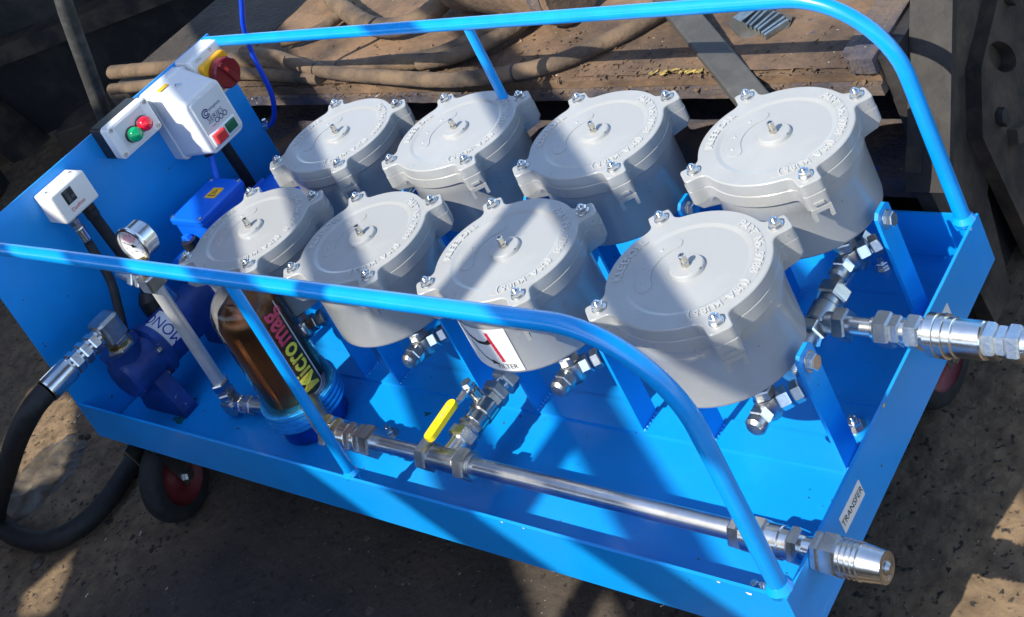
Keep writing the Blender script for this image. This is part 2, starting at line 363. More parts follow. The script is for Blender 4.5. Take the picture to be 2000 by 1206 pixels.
def floor_bolt(x, y, r=.0085):
    b = MB().lathe([(r * 1.5, 0), (r * 1.5, .002)], 16, Matrix.Translation((x, y, ZF + .0002))).build('washer', M['zinc'], cart)
    m = MB().hexa(.008, r, Matrix.Translation((x, y, ZF + .0023)))
    m.lathe([(r * .55, .0103), (r * .55, .017), (r * .4, .018)], 10, Matrix.Translation((x, y, ZF))).build('castor_bolt', M['zinc'], b)
for p_ in ((.944, .034), (.872, .312), (.264, -.125), (-.02, -.02), (.93, -.215), (-.2, .31)): floor_bolt(*p_)
for (x, y, yw) in ((-.262, -.232, .30), (.925, -.20, .25), (.922, .268, -.10), (-.26, .27, .1)):     # castors
    ax = Vector((1, yw, 0)).normalized(); r = .076; c = Vector((x, y, -GZ + r + .001))
    w = MB().lathe([(.05, -.020), (r * .86, -.020), (r * .97, -.014), (r, -.006), (r, .006), (r * .97, .014), (r * .86, .020), (.05, .020)], 36, frame(c, ax), sp=True, cap=False).build('wheel', M['tyre'], cart)
    m = MB().lathe([(.0, -.013), (.018, -.014), (.022, -.008), (.048, -.004), (.0515, -.020)], 32, frame(c, ax), sp=True, cap=False)
    m.lathe([(.0515, .020), (.048, .004), (.022, .008), (.018, .014), (.0, .013)], 32, frame(c, ax), sp=True, cap=False).build('rim', M['red_rim'], w)
    for s_ in (-1, 1):
        q = c + ax * .028 * s_; side = ax.cross(Vector((0, 0, 1)))
        Mx = Matrix(((side.x, 0, ax.x * s_, q.x), (side.y, 0, ax.y * s_, q.y), (0, 1, 0, q.z), (0, 0, 0, 1)))
        MB().prism([(-.012, -.012), (.012, -.012), (.032, .098), (-.032, .098)], 0, .0025, Mx).build('fork', M['zinc_dull'], w)
        MB().hexa(.007, .010, frame(q + ax * .0026 * s_, ax * s_)).build('axle_nut', M['zinc'], w)
    MB().box((x - .045, y - .04 if y > 0 else max(y - .04, YF + .005), ZB - .0035), (x + .045, y + .04 if y < 0 else min(y + .04, YB - .005), ZB - .0012)).build('castor_plate', M['zinc_dull'], cart)
def end_sticker(y0, y1, z0, z1, body, size):
    Mx = Matrix(((0, 0, 1, XR), (1, 0, 0, 0), (0, 1, 0, 0), (0, 0, 0, 1)))
    s_ = MB().prism(rrect(y0, z0, y1, z1, .001, 2), .0002, .0007, Mx).build('sticker', M['label'], cart)
    text(MB(), body, size, Mx @ Matrix.Translation(((y0 + y1) / 2, (z0 + z1) / 2, .0011)), sx=.92).build('lettering', M['ink'], s_)
end_sticker(-.1375, -.0815, -.2462, -.2232, 'TRANSFER', .0125)
end_sticker(.160, .2065, -.2515, -.2275, 'FILTER', .0125)

for k, (p_, d_) in enumerate((((.965, YF - .0007, -.212), (0, -1, 0)), ((.930, YF - .0007, -.2062), (0, -1, 0)), ((XR + .0004, .318, -.2056), (1, 0, 0)), ((XR + .0004, .012, -.2052), (1, 0, 0)), ((.62, YF - .0007, -.2060), (0, -1, 0)), ((.655, YF - .0007, -.2063), (0, -1, 0)))):
    rr = (.0035, .0022, .0025, .003, .002, .0016)[k]
    MB().add([(rr * (1 + .4 * math.sin(3 * a)) * math.cos(a), rr * .7 * (1 + .3 * math.cos(2 * a)) * math.sin(a), 0) for a in [q * .7 for q in range(9)]], [tuple(range(9))], False, frame(p_, d_)).build('paint_chip', M['label'] if k != 3 else M['label_yellow'], cart)

m = MB(); rnd = random.Random(11)
for k in range(260):
    x = rnd.uniform(XL + .02, XR - .02); y = rnd.uniform(YF + .01, YB - .02)
    if k % 3 == 0: y = YF + .006 + abs(rnd.gauss(0, .012))
    r_ = rnd.uniform(.0005, .0017); z = ZF + .0006
    v = [(x + rnd.uniform(-r_, r_) * 1.4, y + rnd.uniform(-r_, r_) * 1.4, z + rnd.uniform(0, 1) * r_) for _ in range(4)]
    m.add(v, [(0, 1, 2), (0, 3, 1), (1, 3, 2), (0, 2, 3)])
m.build('tray_crumbs', M['rubber'], cart, kind='stuff')
for (x, y, rr) in ((-.205, -.190, .015), (-.215, -.150, .012), (.30, -.075, .006), (.62, -.235, .005)):
    V = []
    for q in range(18):
        a = q * math.pi / 9; k_ = rr * (1 + .25 * math.sin(3 * a + x * 40) + .12 * math.sin(7 * a)); V.append((x + k_ * math.cos(a), y + k_ * .6 * math.sin(a), ZF + .0004))
    MB().add(V, [tuple(range(18))]).build('teal_spot', M['teal_spot'], cart)  # small glossy blue-green spots on the tray floor

# ------------------------------------------------------------------ filter canisters
ROUT = .1035
def outline(k=1.0, L=.1300, w=.0152, R0=ROUT):
    """lid outline: a disc and four ears blended with a fillet"""
    angs = []
    for q in range(4):
        a0 = 45 + 90 * q
        angs += [a0 + d for d in (-45, -40, -35, -31, -28, -25.5, -23, -21, -19, -17.5, -16, -14.5, -13, -11.8, -10.6, -9.6, -8.8, -8, -7.3, -6.6, -5.6, -3.5, 0, 3.5, 5.6, 6.6, 7.3, 8, 8.8, 9.6, 10.6, 11.8, 13, 14.5, 16, 17.5, 19, 21, 23, 25.5, 28, 31, 35, 40)]
    kk = .012; rc = .0055; pts = []
    def sd(r, d):
        x, y = r * math.cos(d), abs(r * math.sin(d))
        d1 = r - R0
        qx, qy = abs(x - (L - .045)) - (.045 - rc), y - (w - rc)
        d2 = math.hypot(max(qx, 0), max(qy, 0)) + min(max(qx, qy), 0) - rc
        h = max(kk - abs(d1 - d2), 0) / kk
        return min(d1, d2) - h * h * kk * .25
    for a in angs:
        d = R_((a % 90) - 45); lo, hi = .09, .15
        for _ in range(30):
            m_ = (lo + hi) / 2
            if sd(m_, d) < 0: lo = m_
            else: hi = m_
        pts.append((lo * k * math.cos(R_(a)), lo * k * math.sin(R_(a))))
    return pts
def lid_mesh():
    m = MB(); O = outline(); n = len(O); z0, z1, bv = -.0165, 0.0, .0016
    ang = [math.atan2(p[1], p[0]) for p in O]
    def sc(P, d): 
        out = []
        for i in range(n):
            a = Vector(P[i - 1]); c = Vector(P[(i + 1) % n]); t_ = (c - a).normalized(); out.append((P[i][0] - t_.y * d, P[i][1] + t_.x * d))
        return out
    rings = [(O, z0), (O, z1 - bv), (sc(O, bv * .3), z1 - bv * .3), (sc(O, bv), z1)]
    V = []
    for P, z in rings[:2]: V += [(p[0], p[1], z) for p in P]
    m.add(V, [(i, (i + 1) % n, n + (i + 1) % n, n + i) for i in range(n)], True)
    V = []
    for P, z in rings[1:]: V += [(p[0], p[1], z) for p in P]
    m.add(V, [(k * n + i, k * n + (i + 1) % n, (k + 1) * n + (i + 1) % n, (k + 1) * n + i) for k in range(2) for i in range(n)], True)
    def circ(r, z): return [(r * math.cos(a), r * math.sin(a), z) for a in ang]
    top = [(p[0], p[1], 0.0) for p in rings[-1][0]]
    seq = [top, circ(.0800, 0.0)]; m.add(seq[0] + seq[1], [(i, (i + 1) % n, n + (i + 1) % n, n + i) for i in range(n)], False)
    seq = [circ(.0800, 0), circ(.0780, -.0004), circ(.0755, -.0016), circ(.0735, -.0019)]
    m.add(sum(seq, []), [(k * n + i, k * n + (i + 1) % n, (k + 1) * n + (i + 1) % n, (k + 1) * n + i) for k in range(3) for i in range(n)], True)
    m.add(circ(.0735, -.0019) + circ(.0, -.0019), [(i, (i + 1) % n, n + i) for i in range(n)], False)
    m.add([(p[0], p[1], z0) for p in O], [tuple(range(n - 1, -1, -1))], False)
    return m
def body_mesh():
    m = MB(); O = outline(1.006); n = len(O)
    zt, zs = -.0169, -.0335
    def mix(f, ear=True):
        out = []
        for p in O:
            r = math.hypot(*p); r2 = .1005 + (r - .1005) * f; out.append((p[0] / r * r2, p[1] / r * r2))
        return out
    def lug(p, lo, hi): return max(0.0, min(1.0, (math.hypot(*p) - lo) / (hi - lo)))
    ins = [(p[0] * .988, p[1] * .988) for p in O]
    R = [[(p[0], p[1], zt) for p in ins], [(p[0], p[1], zt - .0012) for p in O], [(p[0], p[1], zs - .004 * lug(q, .108, .118)) for p, q in zip(O, O)],
         [(p[0] * (1 - .045 * lug(p, .108, .118)), p[1] * (1 - .045 * lug(p, .108, .118)), zs - .0015 - .012 * lug(p, .106, .116)) for p in [(q[0] * .99, q[1] * .99) for q in O]],
         [(p[0], p[1], zs - .0035 - .016 * lug(q, .106, .113)) for p, q in zip(mix(0), O)]]
    for k in range(4):
        m.add(R[k] + R[k + 1], [(i, n + i, n + (i + 1) % n, (i + 1) % n) for i in range(n)], k in (1,))
    m.add(R[0], [tuple(range(n))], False)
    return m
def shell_mesh():
    return MB().lathe([(.1005, -.033), (.1004, -.0535), (.0998, -.0545), (.0998, -.1212), (.0992, -.1242), (.0975, -.1260), (.094, -.1266), (.0, -.1266)], 72, sp=True, cap=False)
def arc_text(m, body, r, a0, da, size, skip=None):
    for k, ch in enumerate(body):
        if ch == ' ': continue
        a = R_(a0 - da * k)
        Mx = Matrix.Rotation(a - math.pi / 2, 4, 'Z') @ Matrix.Translation((0, r, .0001))
        v_, f_ = glyph(ch, 1, .12, .018); m.add([(x * size, y * size, z * size) for x, y, z in v_], f_, False, Mx)
def make_canister():
    o = thing('oil_filter', 'x', 'filter canister', (0, 0, 0))
    lid = lid_mesh().build('lid', M['grey'], o)
    m = MB(); arc_text(m, 'KLEENOIL', .0880, 199, 6.0, .0145); m.build('lettering', M['grey2'], lid)
    m = MB(); arc_text(m, 'PART No.9788 (USA-KU85)', .0875, 66, 5.77, .0145); m.build('lettering', M['grey2'], lid)
    # raised pad behind the part number, raised crescent with three pips
    for (r0, r1, a0, a1, h) in ((.0800, .0950, -64, 69, .0003), (.0455, .0655, 134, 222, .0003)):
        m = MB(); P = []; rm, rw = (r0 + r1) / 2, (r1 - r0) / 2
        for k in range(25): a = R_(a0 + (a1 - a0) * k / 24); P.append((r1 * math.cos(a), r1 * math.sin(a)))
        for k in range(1, 6): b_ = R_(a1 + 180 * k / 6); P.append((rm * math.cos(R_(a1)) + rw * math.cos(b_), rm * math.sin(R_(a1)) + rw * math.sin(b_)))
        for k in range(25): a = R_(a1 + (a0 - a1) * k / 24); P.append((r0 * math.cos(a), r0 * math.sin(a)))
        for k in range(1, 6): b_ = R_(a0 + 180 + 180 * k / 6); P.append((rm * math.cos(R_(a0)) + rw * math.cos(b_), rm * math.sin(R_(a0)) + rw * math.sin(b_)))
        z = -.0021 if r0 < .06 else -.0008
        m.prism(P, z, z + .0009 + h, bev=.0005); m.build('raised_pad', M['grey'], lid)
    for a in (152, 186, 213):
        MB().lathe([(.0030, -.0019), (.0024, -.0004), (.001, .0002), (0, .0003)], 12, Matrix.Translation((.057 * math.cos(R_(a)), .057 * math.sin(R_(a)), 0)), sp=True).build('pip', M['grey'], lid)
    MB().lathe([(.0225, -.0019), (.0212, .0026), (.0198, .0036), (.0, .0036)], 36).build('boss', M['grey'], lid)
    st = MB().hexa(.0055, .0056, Matrix.Translation((0, 0, .0036)))
    st.lathe([(.0040, .0091), (.0044, .010), (.0044, .0185), (.0038, .0195), (.0022, .0195), (.0022, .014)], 18).build('bleed_nipple', M['nickel'], o)
    flange = body_mesh().build('flange', M['grey'], o)
    shell_mesh().build('bowl', M['grey'], o)
    for q in range(4):
        a = R_(45 + 90 * q); x, y = .1135 * math.cos(a), .1135 * math.sin(a); T = Matrix.Translation((x, y, .0003)) @ Matrix.Rotation(q * 1.1, 4, 'Z')
        w = MB().lathe([(.0092, 0), (.0092, .0014), (.0086, .0018), (0.004, .0018)], 22, T).build('washer', M['zinc'], o)
        n = MB().hexa(.0062, .0076, T @ Matrix.Translation((0, 0, .0019))).build('nut', M['zinc'], w)
        MB().lathe([(.0040, .008), (.0040, .0108), (.003, .0118), (0, .0121)], 14, T, sp=False).build('stud', M['zinc'], w)
    # clip foot under the ear that faces front right
    a = R_(-45); Mx = Matrix.Rotation(a, 4, 'Z')
    m = MB(); m.box((.120, -.0130, -.0545), (.1316, -.008, -.0372), Mx); m.box((.120, .0085, -.0545), (.1316, .0135, -.0372), Mx); m.box((.120, -.0079, -.0430), (.1316, .0084, -.0372), Mx); m.box((.126, -.007, -.0320), (.1332, .006, -.0285), Mx)
    m.build('clip_foot', M['grey'], o)
    # drain elbow hanging below the bowl
    p = Vector((.070, -.050, -.1268))
    f = MB().hexa(.014, .0150, frame(p, (0, 0, -1))).build('drain_fitting', M['zinc_dull'], o)
    b = p + Vector((0, 0, -.0145))
    m = MB().lathe([(.0135, 0), (.0150, .004), (.0150, .022), (.012, .030), (0, .032)], 20, frame(b, (0, 0, -1)), sp=True); m.build('elbow_body', M['zinc_dull'], f)
    MB().hexa(.014, .0140, frame(b + Vector((0, -.013, -.014)), (0, -1, 0))).build('hex_nut', M['zinc'], f)
    MB().lathe([(.0125, 0), (.0125, .008), (.009, .012), (0, .013)], 16, frame(b + Vector((0, -.0281, -.014)), (0, -1, 0))).build('cap', M['zinc_dull'], f)
    MB().hexa(.014, .0140, frame(b + Vector((.013, 0.004, -.010)), (.8, .6, .15))).build('hex_nut', M['zinc'], f)
    MB().hexa(.012, .0135, frame(b + Vector((.027, .0145, -.0075)), (.8, .6, .15))).build('hex_nut', M['zinc_dull'], f)
    return o
c0 = make_canister()
FY = [-.0029, .0008, .0008, -.0048]; BY = [DY - .0055, DY + .0084, DY + .0019, DY + .0012]
place = []
ordn = ('nearest the panel', 'second from the panel', 'second from the open end', 'nearest the open end')
front_txt = ('grey filter canister in front row nearest the control panel, gauge beside it',
             'grey filter canister in front row just right of the clear magnetic filter',
             'grey filter canister in front row with the white sticker on its side',
             'grey filter canister in front row at the open end, largest in view')
back_txt = ('grey filter canister in back row nearest the control panel',
            'grey filter canister in back row, second from the control panel',
            'grey filter canister in back row, second from the open end',
            'grey filter canister in back row at the open end by the outlet coupling')
for i in range(4): place.append((CX[i], FY[i], front_txt[i]))
for i in range(4): place.append((CB[i], BY[i], back_txt[i]))
for k, (x, y, lb) in enumerate(place):
    o = c0 if k == 0 else copy_tree(c0)
    o.location = (x, y, 0); o.rotation_euler = (0, 0, R_((0, .8, -.6, .4, -1, 1.2, .5, -.4)[k]))
    tag(o, lb, 'filter canister', 'filter canisters on the cart')
    if k == 2: f3 = o
# printed sticker round the third front canister (a curved sheet hugging the bowl)
def wrap(a0, a1, z0, z1, r, n=14, m=None):
    m = m or MB(); V = []
    for k in range(n + 1):
        a = R_(a0 + (a1 - a0) * k / n); V += [(r * math.cos(a), r * math.sin(a), z0), (r * math.cos(a), r * math.sin(a), z1)]
    m.add(V, [(2 * k, 2 * k + 2, 2 * k + 3, 2 * k + 1) for k in range(n)], True); return m
ORG[f3.name] = Vector((0, 0, 0))
stk = wrap(-122, -68, -.120, -.048, .1010).build('sticker', M['label'], f3)
def wrapped_poly(P, r, m=None):         # P in (arc metres, z)
    m = m or MB(); m.add([(r * math.cos(a / .1 - math.pi / 2), r * math.sin(a / .1 - math.pi / 2), z) for a, z in P], [tuple(range(len(P)))]); return m
m = MB()
for k in range(8): 
    za, zb_ = -.054 - .0062 * k, -.054 - .0062 * (k + 1); xa, xb = .006 + .0008 * k, .006 + .0008 * (k + 1)
    wrapped_poly([(xa, zb_), (xa + .005, zb_), (xa + .005, za), (xa, za)], .1014, m)
m.build('red_stroke', M['red_ink'], stk)
m = MB()
def ribbon(P, W):
    for k in range(len(P) - 1):
        (x0, z0), (x1, z1) = P[k], P[k + 1]; L_ = math.hypot(x1 - x0, z1 - z0); nx_, nz_ = -(z1 - z0) / L_, (x1 - x0) / L_; w0, w1 = W[k], W[k + 1]
        q = [(x0 - nx_ * w0, z0 - nz_ * w0), (x1 - nx_ * w1, z1 - nz_ * w1), (x1 + nx_ * w1, z1 + nz_ * w1), (x0 + nx_ * w0, z0 + nz_ * w0)]
        m.add([(.1014 * math.cos(a / .1 - math.pi / 2), .1014 * math.sin(a / .1 - math.pi / 2), z) for a, z in q], [(0, 1, 2, 3)])
ribbon([(-.040, -.052), (-.028, -.066), (-.014, -.073), (.0, -.073), (.008, -.069)], [.0012, .0022, .0028, .0026, .004])
ribbon([(-.030, -.074), (-.025, -.088), (-.016, -.099), (-.006, -.105), (-.0055, -.1052), (.006, -.108)], [.0006, .0012, .0014, .0014, .0042, .0003])
m.build('curved_arrow', M['ink'], stk)
m = MB(); v, fcs = glyph('FILTER', 1, 0)
m.add([((.1014) * math.cos((x * .0105 + .016) / .1 - math.pi / 2), .1014 * math.sin((x * .0105 + .016) / .1 - math.pi / 2), -.112 + y * .0105) for x, y, z in v], fcs)
m.build('lettering', M['ink'], stk)

# ------------------------------------------------------------------ hydraulic fittings
def chain(parent, p, d, segs, matz='zinc'):
    """segments screwed end to end: h hexagon nut, c plain sleeve, g grooved sleeve, k cone"""
    p = Vector(p); d = Vector(d).normalized()
    for s_ in segs:
        kd, L, r = s_[:3]; mt = M[s_[3]] if len(s_) > 3 else M[matz]; F = frame(p, d)
        if kd == 'h': MB().hexa(L, r, F).build('hex_nut', mt, parent)
        elif kd == 'c': MB().lathe([(r * .96, 0), (r, L * .06), (r, L * .94), (r * .96, L)], 28, F).build('sleeve', mt, parent)
        elif kd == 'g':
            pr = []; n = 4
            for k in range(n): z = L * k / n; pr += [(r, z), (r, z + L / n * .62), (r * .91, z + L / n * .68), (r * .91, z + L / n * .96)]
            MB().lathe(pr, 28, F).build('grooved_sleeve', mt, parent)
        elif kd == 'k': MB().lathe([(s_[4], 0), (r, L)], 24, F).build('taper', mt, parent)
        p = p + d * L
    return p
PY, PZ = -.189, -.2105; MXX = .150; VX = .469
tp = thing('transfer_pipe', 'long bright steel pipe along front of tray ending in a plug coupling', 'pipe', (.62, PY, PZ - .012))
MB().tube([(MXX, -.150, PZ), (.200, -.176, PZ), (.232, PY, PZ)], .0165, 20).build('angled_adaptor', M['zinc_dull'], tp)
chain(tp, (.226, PY, PZ), (1, 0, 0), [('h', .016, .0255), ('c', .007, .021), ('h', .014, .0235), ('c', .016, .020), ('h', .013, .0225), ('c', .007, .019), ('h', .013, .0225), ('h', .021, .0240)], 'zinc')
MB().tube([(.328, PY, PZ), (.44, PY, PZ)], .0112, 24).build('pipe', M['pipe'], tp)
chain(tp, (.424, PY, PZ), (1, 0, 0), [('h', .020, .0225), ('c', .050, .0165), ('h', .020, .0225), ('c', .006, .0165)], 'zinc_dull')
MB().tube([(.512, PY, PZ), (.95, PY, PZ - .002)], .0118, 28).build('pipe', M['pipe'], tp)
MB().tube([(VX, PY, PZ), (VX, PY + .030, PZ)], .0145, 22).build('tee_branch', M['zinc'], tp)
chain(tp, (.912, PY, PZ - .003), (1, 0, 0), [('h', .014, .0205), ('c', .012, .0185), ('h', .018, .0225), ('c', .018, .0185), ('c', .010, .017), ('h', .013, .0215), ('c', .0165, .013)], 'zinc')
chain(tp, (XR + .0004, PY, PZ - .003), (1, 0, 0), [('h', .010, .0225), ('h', .020, .0235), ('g', .024, .0200), ('k', .010, .0185, 'zinc', .0195), ('k', .014, .0168, 'zinc', .0183)], 'zinc')
MB().lathe([(.0166, 0), (.0125, .0006), (.0115, -.006), (.0085, -.006), (.0075, .001), (.0045, .0045), (0, .005)], 24, frame((XR + .0786, PY, PZ - .003), (1, 0, 0)), cap=False).build('poppet', M['zinc_dull'], tp)
text(MB(), '42S', .010, frame((VX, PY - .0002, PZ + .01665), (0, .0, 1), (0, 1, 0)) @ Matrix.Rotation(0, 4, 'Z')).build('lettering', M['zinc'], tp)
bv = thing('ball_valve', 'nickel ball valve with yellow lever handle teed off the front pipe', 'valve', (VX, -.10, PZ - .02))
chain(bv, (VX, PY + .030, PZ), (0, 1, 0), [('h', .018, .0215, 'zinc'), ('c', .004, .017, 'zinc_dull'), ('h', .010, .0185, 'nickel'), ('c', .018, .0165, 'nickel'), ('c', .022, .0185, 'nickel'), ('h', .012, .0185, 'nickel'), ('h', .016, .0205, 'zinc_dull'), ('c', .008, .015), ('h', .020, .0205, 'zinc_dull'), ('c', .012, .009, 'zinc_dull')])
VC = Vector((VX - .004, -.090, PZ))
sdir = Vector((-.14, -.10, .98)).normalized()
MB().lathe([(.0095, 0), (.0095, .020), (.006, .021), (.006, .030)], 18, frame(VC + sdir * .012, sdir)).build('stem', M['nickel'], bv)
MB().hexa(.007, .0085, frame(VC + sdir * .0405, sdir)).build('lock_nut', M['zinc'], bv)
hd = (Vector((-.08, -1, -.02))); hd = (hd - sdir * hd.dot(sdir)).normalized(); hs = hd.cross(sdir).normalized()
def on(pl, u, w): return Vector(pl) + hd * u + hs * w
base = VC + sdir * .037
def strip(mb, P, th):
    A = [on(base, u, w) + sdir * (z) for u, w, z in P]; n = len(P); B = [a + sdir * th for a in A]
    mb.add([tuple(v) for v in A + B], [tuple(range(n - 1, -1, -1)), tuple(range(n, 2 * n))] + [(i, (i + 1) % n, n + (i + 1) % n, n + i) for i in range(n)]); return mb
strip(MB(), [(-.008, -.007, 0), (.024, -.007, 0), (.024, .007, 0), (-.008, .007, 0)], .0022).build('lever', M['zinc'], bv)
strip(MB(), [(.024, -.006, 0), (.036, -.006, .004), (.036, .006, .004), (.024, .006, 0)], .0022).build('lever_bend', M['zinc'], bv)
P = [(.030 + u, w, .0035) for u, w in rrect(0, -.0088, .066, .0088, .0075, 5)]
grip = strip(MB(), P, .0075).build('grip', M['yellow'], bv)
Mt = Matrix.Identity(4); xa = -hd; ya = hs * -1
o_ = on(base, .052, 0) + sdir * .0112
Mt = Matrix(((xa.x, ya.x, sdir.x, o_.x), (xa.y, ya.y, sdir.y, o_.y), (xa.z, ya.z, sdir.z, o_.z), (0, 0, 0, 1)))
text(MB(), 'MECA', .0085, Mt).build('lettering', M['grey_ink'], grip)

oc = thing('outlet_line', 'silver manifold pipe with quick release coupling leaving through the end plate', 'pipe', (.91, .1, -.2))
OY, OZ = .101, -.176
MB().tube([(.902, .225, -.176), (.902, .13, -.176)], .0105, 22).build('pipe', M['pipe'], oc)
chain(oc, (.902, .235, -.176), (0, -1, 0), [('h', .020, .021, 'zinc_dull'), ('c', .004, .015, 'zinc_dull')])
chain(oc, (.902, .255, -.172), (0, -.98, -.1), [('h', .016, .018, 'zinc_dull'), ('c', .006, .014, 'zinc_dull')])
chain(oc, (.902, .160, -.176), (0, -1, 0), [('h', .022, .021, 'zinc_dull'), ('c', .012, .0145, 'zinc_dull')])
MB().lathe([(.015, 0), (.017, .003), (.017, .032), (.015, .035)], 24, frame((.902, .128, -.176), (0, -1, 0))).build('tee_body', M['zinc_dull'], oc)
chain(oc, (.902, .092, -.176), (0, -1, 0), [('h', .018, .0185, 'zinc'), ('c', .030, .011, 'zinc_dull'), ('h', .014, .0165, 'zinc'), ('c', .02, .0105, 'zinc_dull')])
chain(oc, (.915, OY, OZ), (1, 0, 0), [('c', .012, .0145, 'zinc_dull'), ('h', .018, .021, 'zinc_dull')])
MB().tube([(.944, OY, OZ), (.985, OY, OZ)], .0112, 22).build('pipe', M['pipe'], oc)
chain(oc, (.975, OY, OZ), (1, 0, 0), [('c', .006, .0145), ('h', .020, .0225), ('h', .012, .019), ('c', .006, .0165), ('h', .018, .0215), ('c', .008, .0175), ('c', .012, .0262), ('c', .004, .0245), ('c', .006, .0262), ('c', .010, .0235), ('c', .034, .0225), ('h', .014, .0225), ('h', .012, .0195), ('h', .016, .0225), ('c', .02, .019)])
rh = thing('return_hose', 'black rubber hose crimped onto the quick release coupling at the cart end', 'hose', (1.25, OY, OZ))
MB().tube(smooth_path([(1.172, OY, OZ), (1.24, OY, OZ - .002), (1.32, OY - .005, OZ - .02), (1.42, OY - .02, OZ - .10), (1.47, OY - .03, -.25), (1.49, OY - .04, -.40)]), .0165, 20).build('hose', M['rubber'], rh)
MB().lathe([(.0195, 0), (.0195, .035)], 22, frame((1.172, OY, OZ), (1, 0, 0))).build('ferrule', M['zinc'], rh)

# ------------------------------------------------------------------ magnetic filter
MX, MY = .098, -.128
mf = thing('magnetic_filter', 'clear dome magnetic filter with copper rods on blue ribbed base', 'magnetic filter', (MX, MY, ZF))
T = Matrix.Translation((MX, MY, 0))
MB().lathe([(.052, ZF), (.056, ZF + .004), (.056, ZF + .030), (.060, ZF + .034)], 48, T).build('base', M['ano_dark'], mf)
pr = [(.060, ZF + .034)]
for k in range(4): z = ZF + .036 + k * .0085; pr += [(.0655, z), (.0655, z + .0055), (.0622, z + .0062), (.0622, z + .008)]
MB().lathe(pr, 56, T).build('ribbed_collar', M['ano'], mf)
zt = .006; zc = ZF + .068
prof = [(.0590, zc), (.0590, zc + .02), (.0560, zc + .03), (.0560, zt - .05)] + [(.056 * math.cos(R_(a)), zt - .05 + .05 * math.sin(R_(a))) for a in range(10, 91, 10)]
inn = [(max(r - .0035, 0), z - (.0035 if z > zt - .04 else 0)) for r, z in prof][::-1]
bowl = MB().lathe(prof, 56, T, sp=True, cap=False)
bowl.build('dome', M['bowl'], mf)
core = MB().lathe([(.044, zc + .002), (.046, zc + .010), (.046, zt - .062), (.040, zt - .044), (.02, zt - .028), (0, zt - .026)], 40, T, sp=True).build('oil_coated_core', M['oil'], mf)
for a in (-78, 100):
    x, y = MX + .0445 * math.cos(R_(a)), MY + .0445 * math.sin(R_(a))
    MB().tube([(x, y, zc + .004), (x, y, zt - .070)], .0050, 16).build('magnet_rod', M['copper'], mf)
def cyl_text(m, body, size, r, ang_c, zc_, adv_up=False, sx=1.0):
    """text running up the dome: letters read along -z (top letter last)"""
    v, fcs = glyph(body, 1, 0, .022)
    vv = []
    for x, y, z in v:
        h = zc_ + x * size * sx; a = ang_c + (-y * size) / r
        vv.append((MX + r * math.cos(a), MY + r * math.sin(a), h))
    m.add(vv, fcs); return m
AC = R_(-6)
dome_ = mf.children[-1]
for ch in mf.children:
    if ch.name.startswith('dome'): dome_ = ch
cyl_text(MB(), 'Micro', .046, .0567, AC, -.150, sx=.80).build('lettering', M['yellow_ink'], dome_)
cyl_text(MB(), 'mag', .046, .0567, AC, -.074, sx=.80).build('lettering', M['pink_ink'], dome_)
for r0, mt in ((.0, 'silver_ink'), (.0045, 'lilac_ink'), (.0090, 'lilac_ink')):
    m = MB(); V = []
    for k in range(17):
        a = R_(180 + 180 * k / 16)
        for w in (0, .0026):
            uu = (.019 + r0 + w) * math.cos(a); zz = -.190 + (.010 + r0 * .8 + w) * math.sin(a)
            aa = AC + uu / .0567; V.append((MX + .0567 * math.cos(aa), MY + .0567 * math.sin(aa), zz))
    m.add(V, [(2 * k, 2 * k + 1, 2 * k + 3, 2 * k + 2) for k in range(16)], True); m.build('printed_arc', M[mt], dome_)
m = MB(); V = []
for z in (-.190, -.035):
    for w in (.0190, .0216): aa = AC + w / .0567; V.append((MX + .0567 * math.cos(aa), MY + .0567 * math.sin(aa), z))
m.add(V, [(0, 1, 3, 2)]); m.build('printed_line', M['silver_ink'], dome_)

# ------------------------------------------------------------------ pump, motor and suction hose
PX, PZ2 = -.250, -.172
pu = thing('oil_pump', 'dark blue cast oil pump with white maker label beside the end panel', 'pump', (PX, -.1, ZF))
Fy = frame((PX, -.215, PZ2), (0, 1, 0))
MB().lathe([(.0, 0), (.036, 0), (.042, .006), (.042, .066), (.052, .070), (.052, .082), (.046, .086)], 36, Fy).build('suction_housing', M['blue_dark'], pu)
MB().lathe([(.0445, .086), (.0445, .235), (.052, .238), (.052, .255)], 36, Fy).build('stator', M['blue_dark'], pu)
MB().lathe([(.030, .0), (.034, .045), (.036, .052)], 24, frame((PX, -.187, PZ2), (0, 0, 1))).build('inlet_boss', M['blue_dark'], pu)
for y in (-.185, -.02):
    m = MB(); Mx = Matrix(((1, 0, 0, PX), (0, 0, 1, y), (0, 1, 0, 0), (0, 0, 0, 1)))
    m.prism([(-.06, ZF + .0002), (.06, ZF + .0002), (.06, ZF + .012), (.03, PZ2 - .02), (-.03, PZ2 - .02), (-.06, ZF + .012)], 0, .03, Mx).build('foot', M['blue_dark'], pu)
for s_ in (-1, 1): MB().hexa(.008, .0075, Matrix.Translation((PX + s_ * .05, -.170, ZF + .0122))).build('foot_bolt', M['zinc'], pu)
for a in (20, 110, 200, 290): MB().hexa(.008, .006, frame((PX + .046 * math.cos(R_(a)), -.146, PZ2 + .046 * math.sin(R_(a))), (0, -1, 0))).build('flange_bolt', M['zinc_dull'], pu)
m = MB(); V = []
for k in range(13):
    a = R_(5 + 85 * k / 12); V += [(PX + .0451 * math.cos(a), -.132, PZ2 + .0451 * math.sin(a)), (PX + .0451 * math.cos(a), -.092, PZ2 + .0451 * math.sin(a))]
m.add(V, [(2 * k, 2 * k + 1, 2 * k + 3, 2 * k + 2) for k in range(12)], True)
pl = m.build('maker_label', M['label'], pu)
v, fcs = glyph('MONO', 1, 0); m = MB(); vv = []
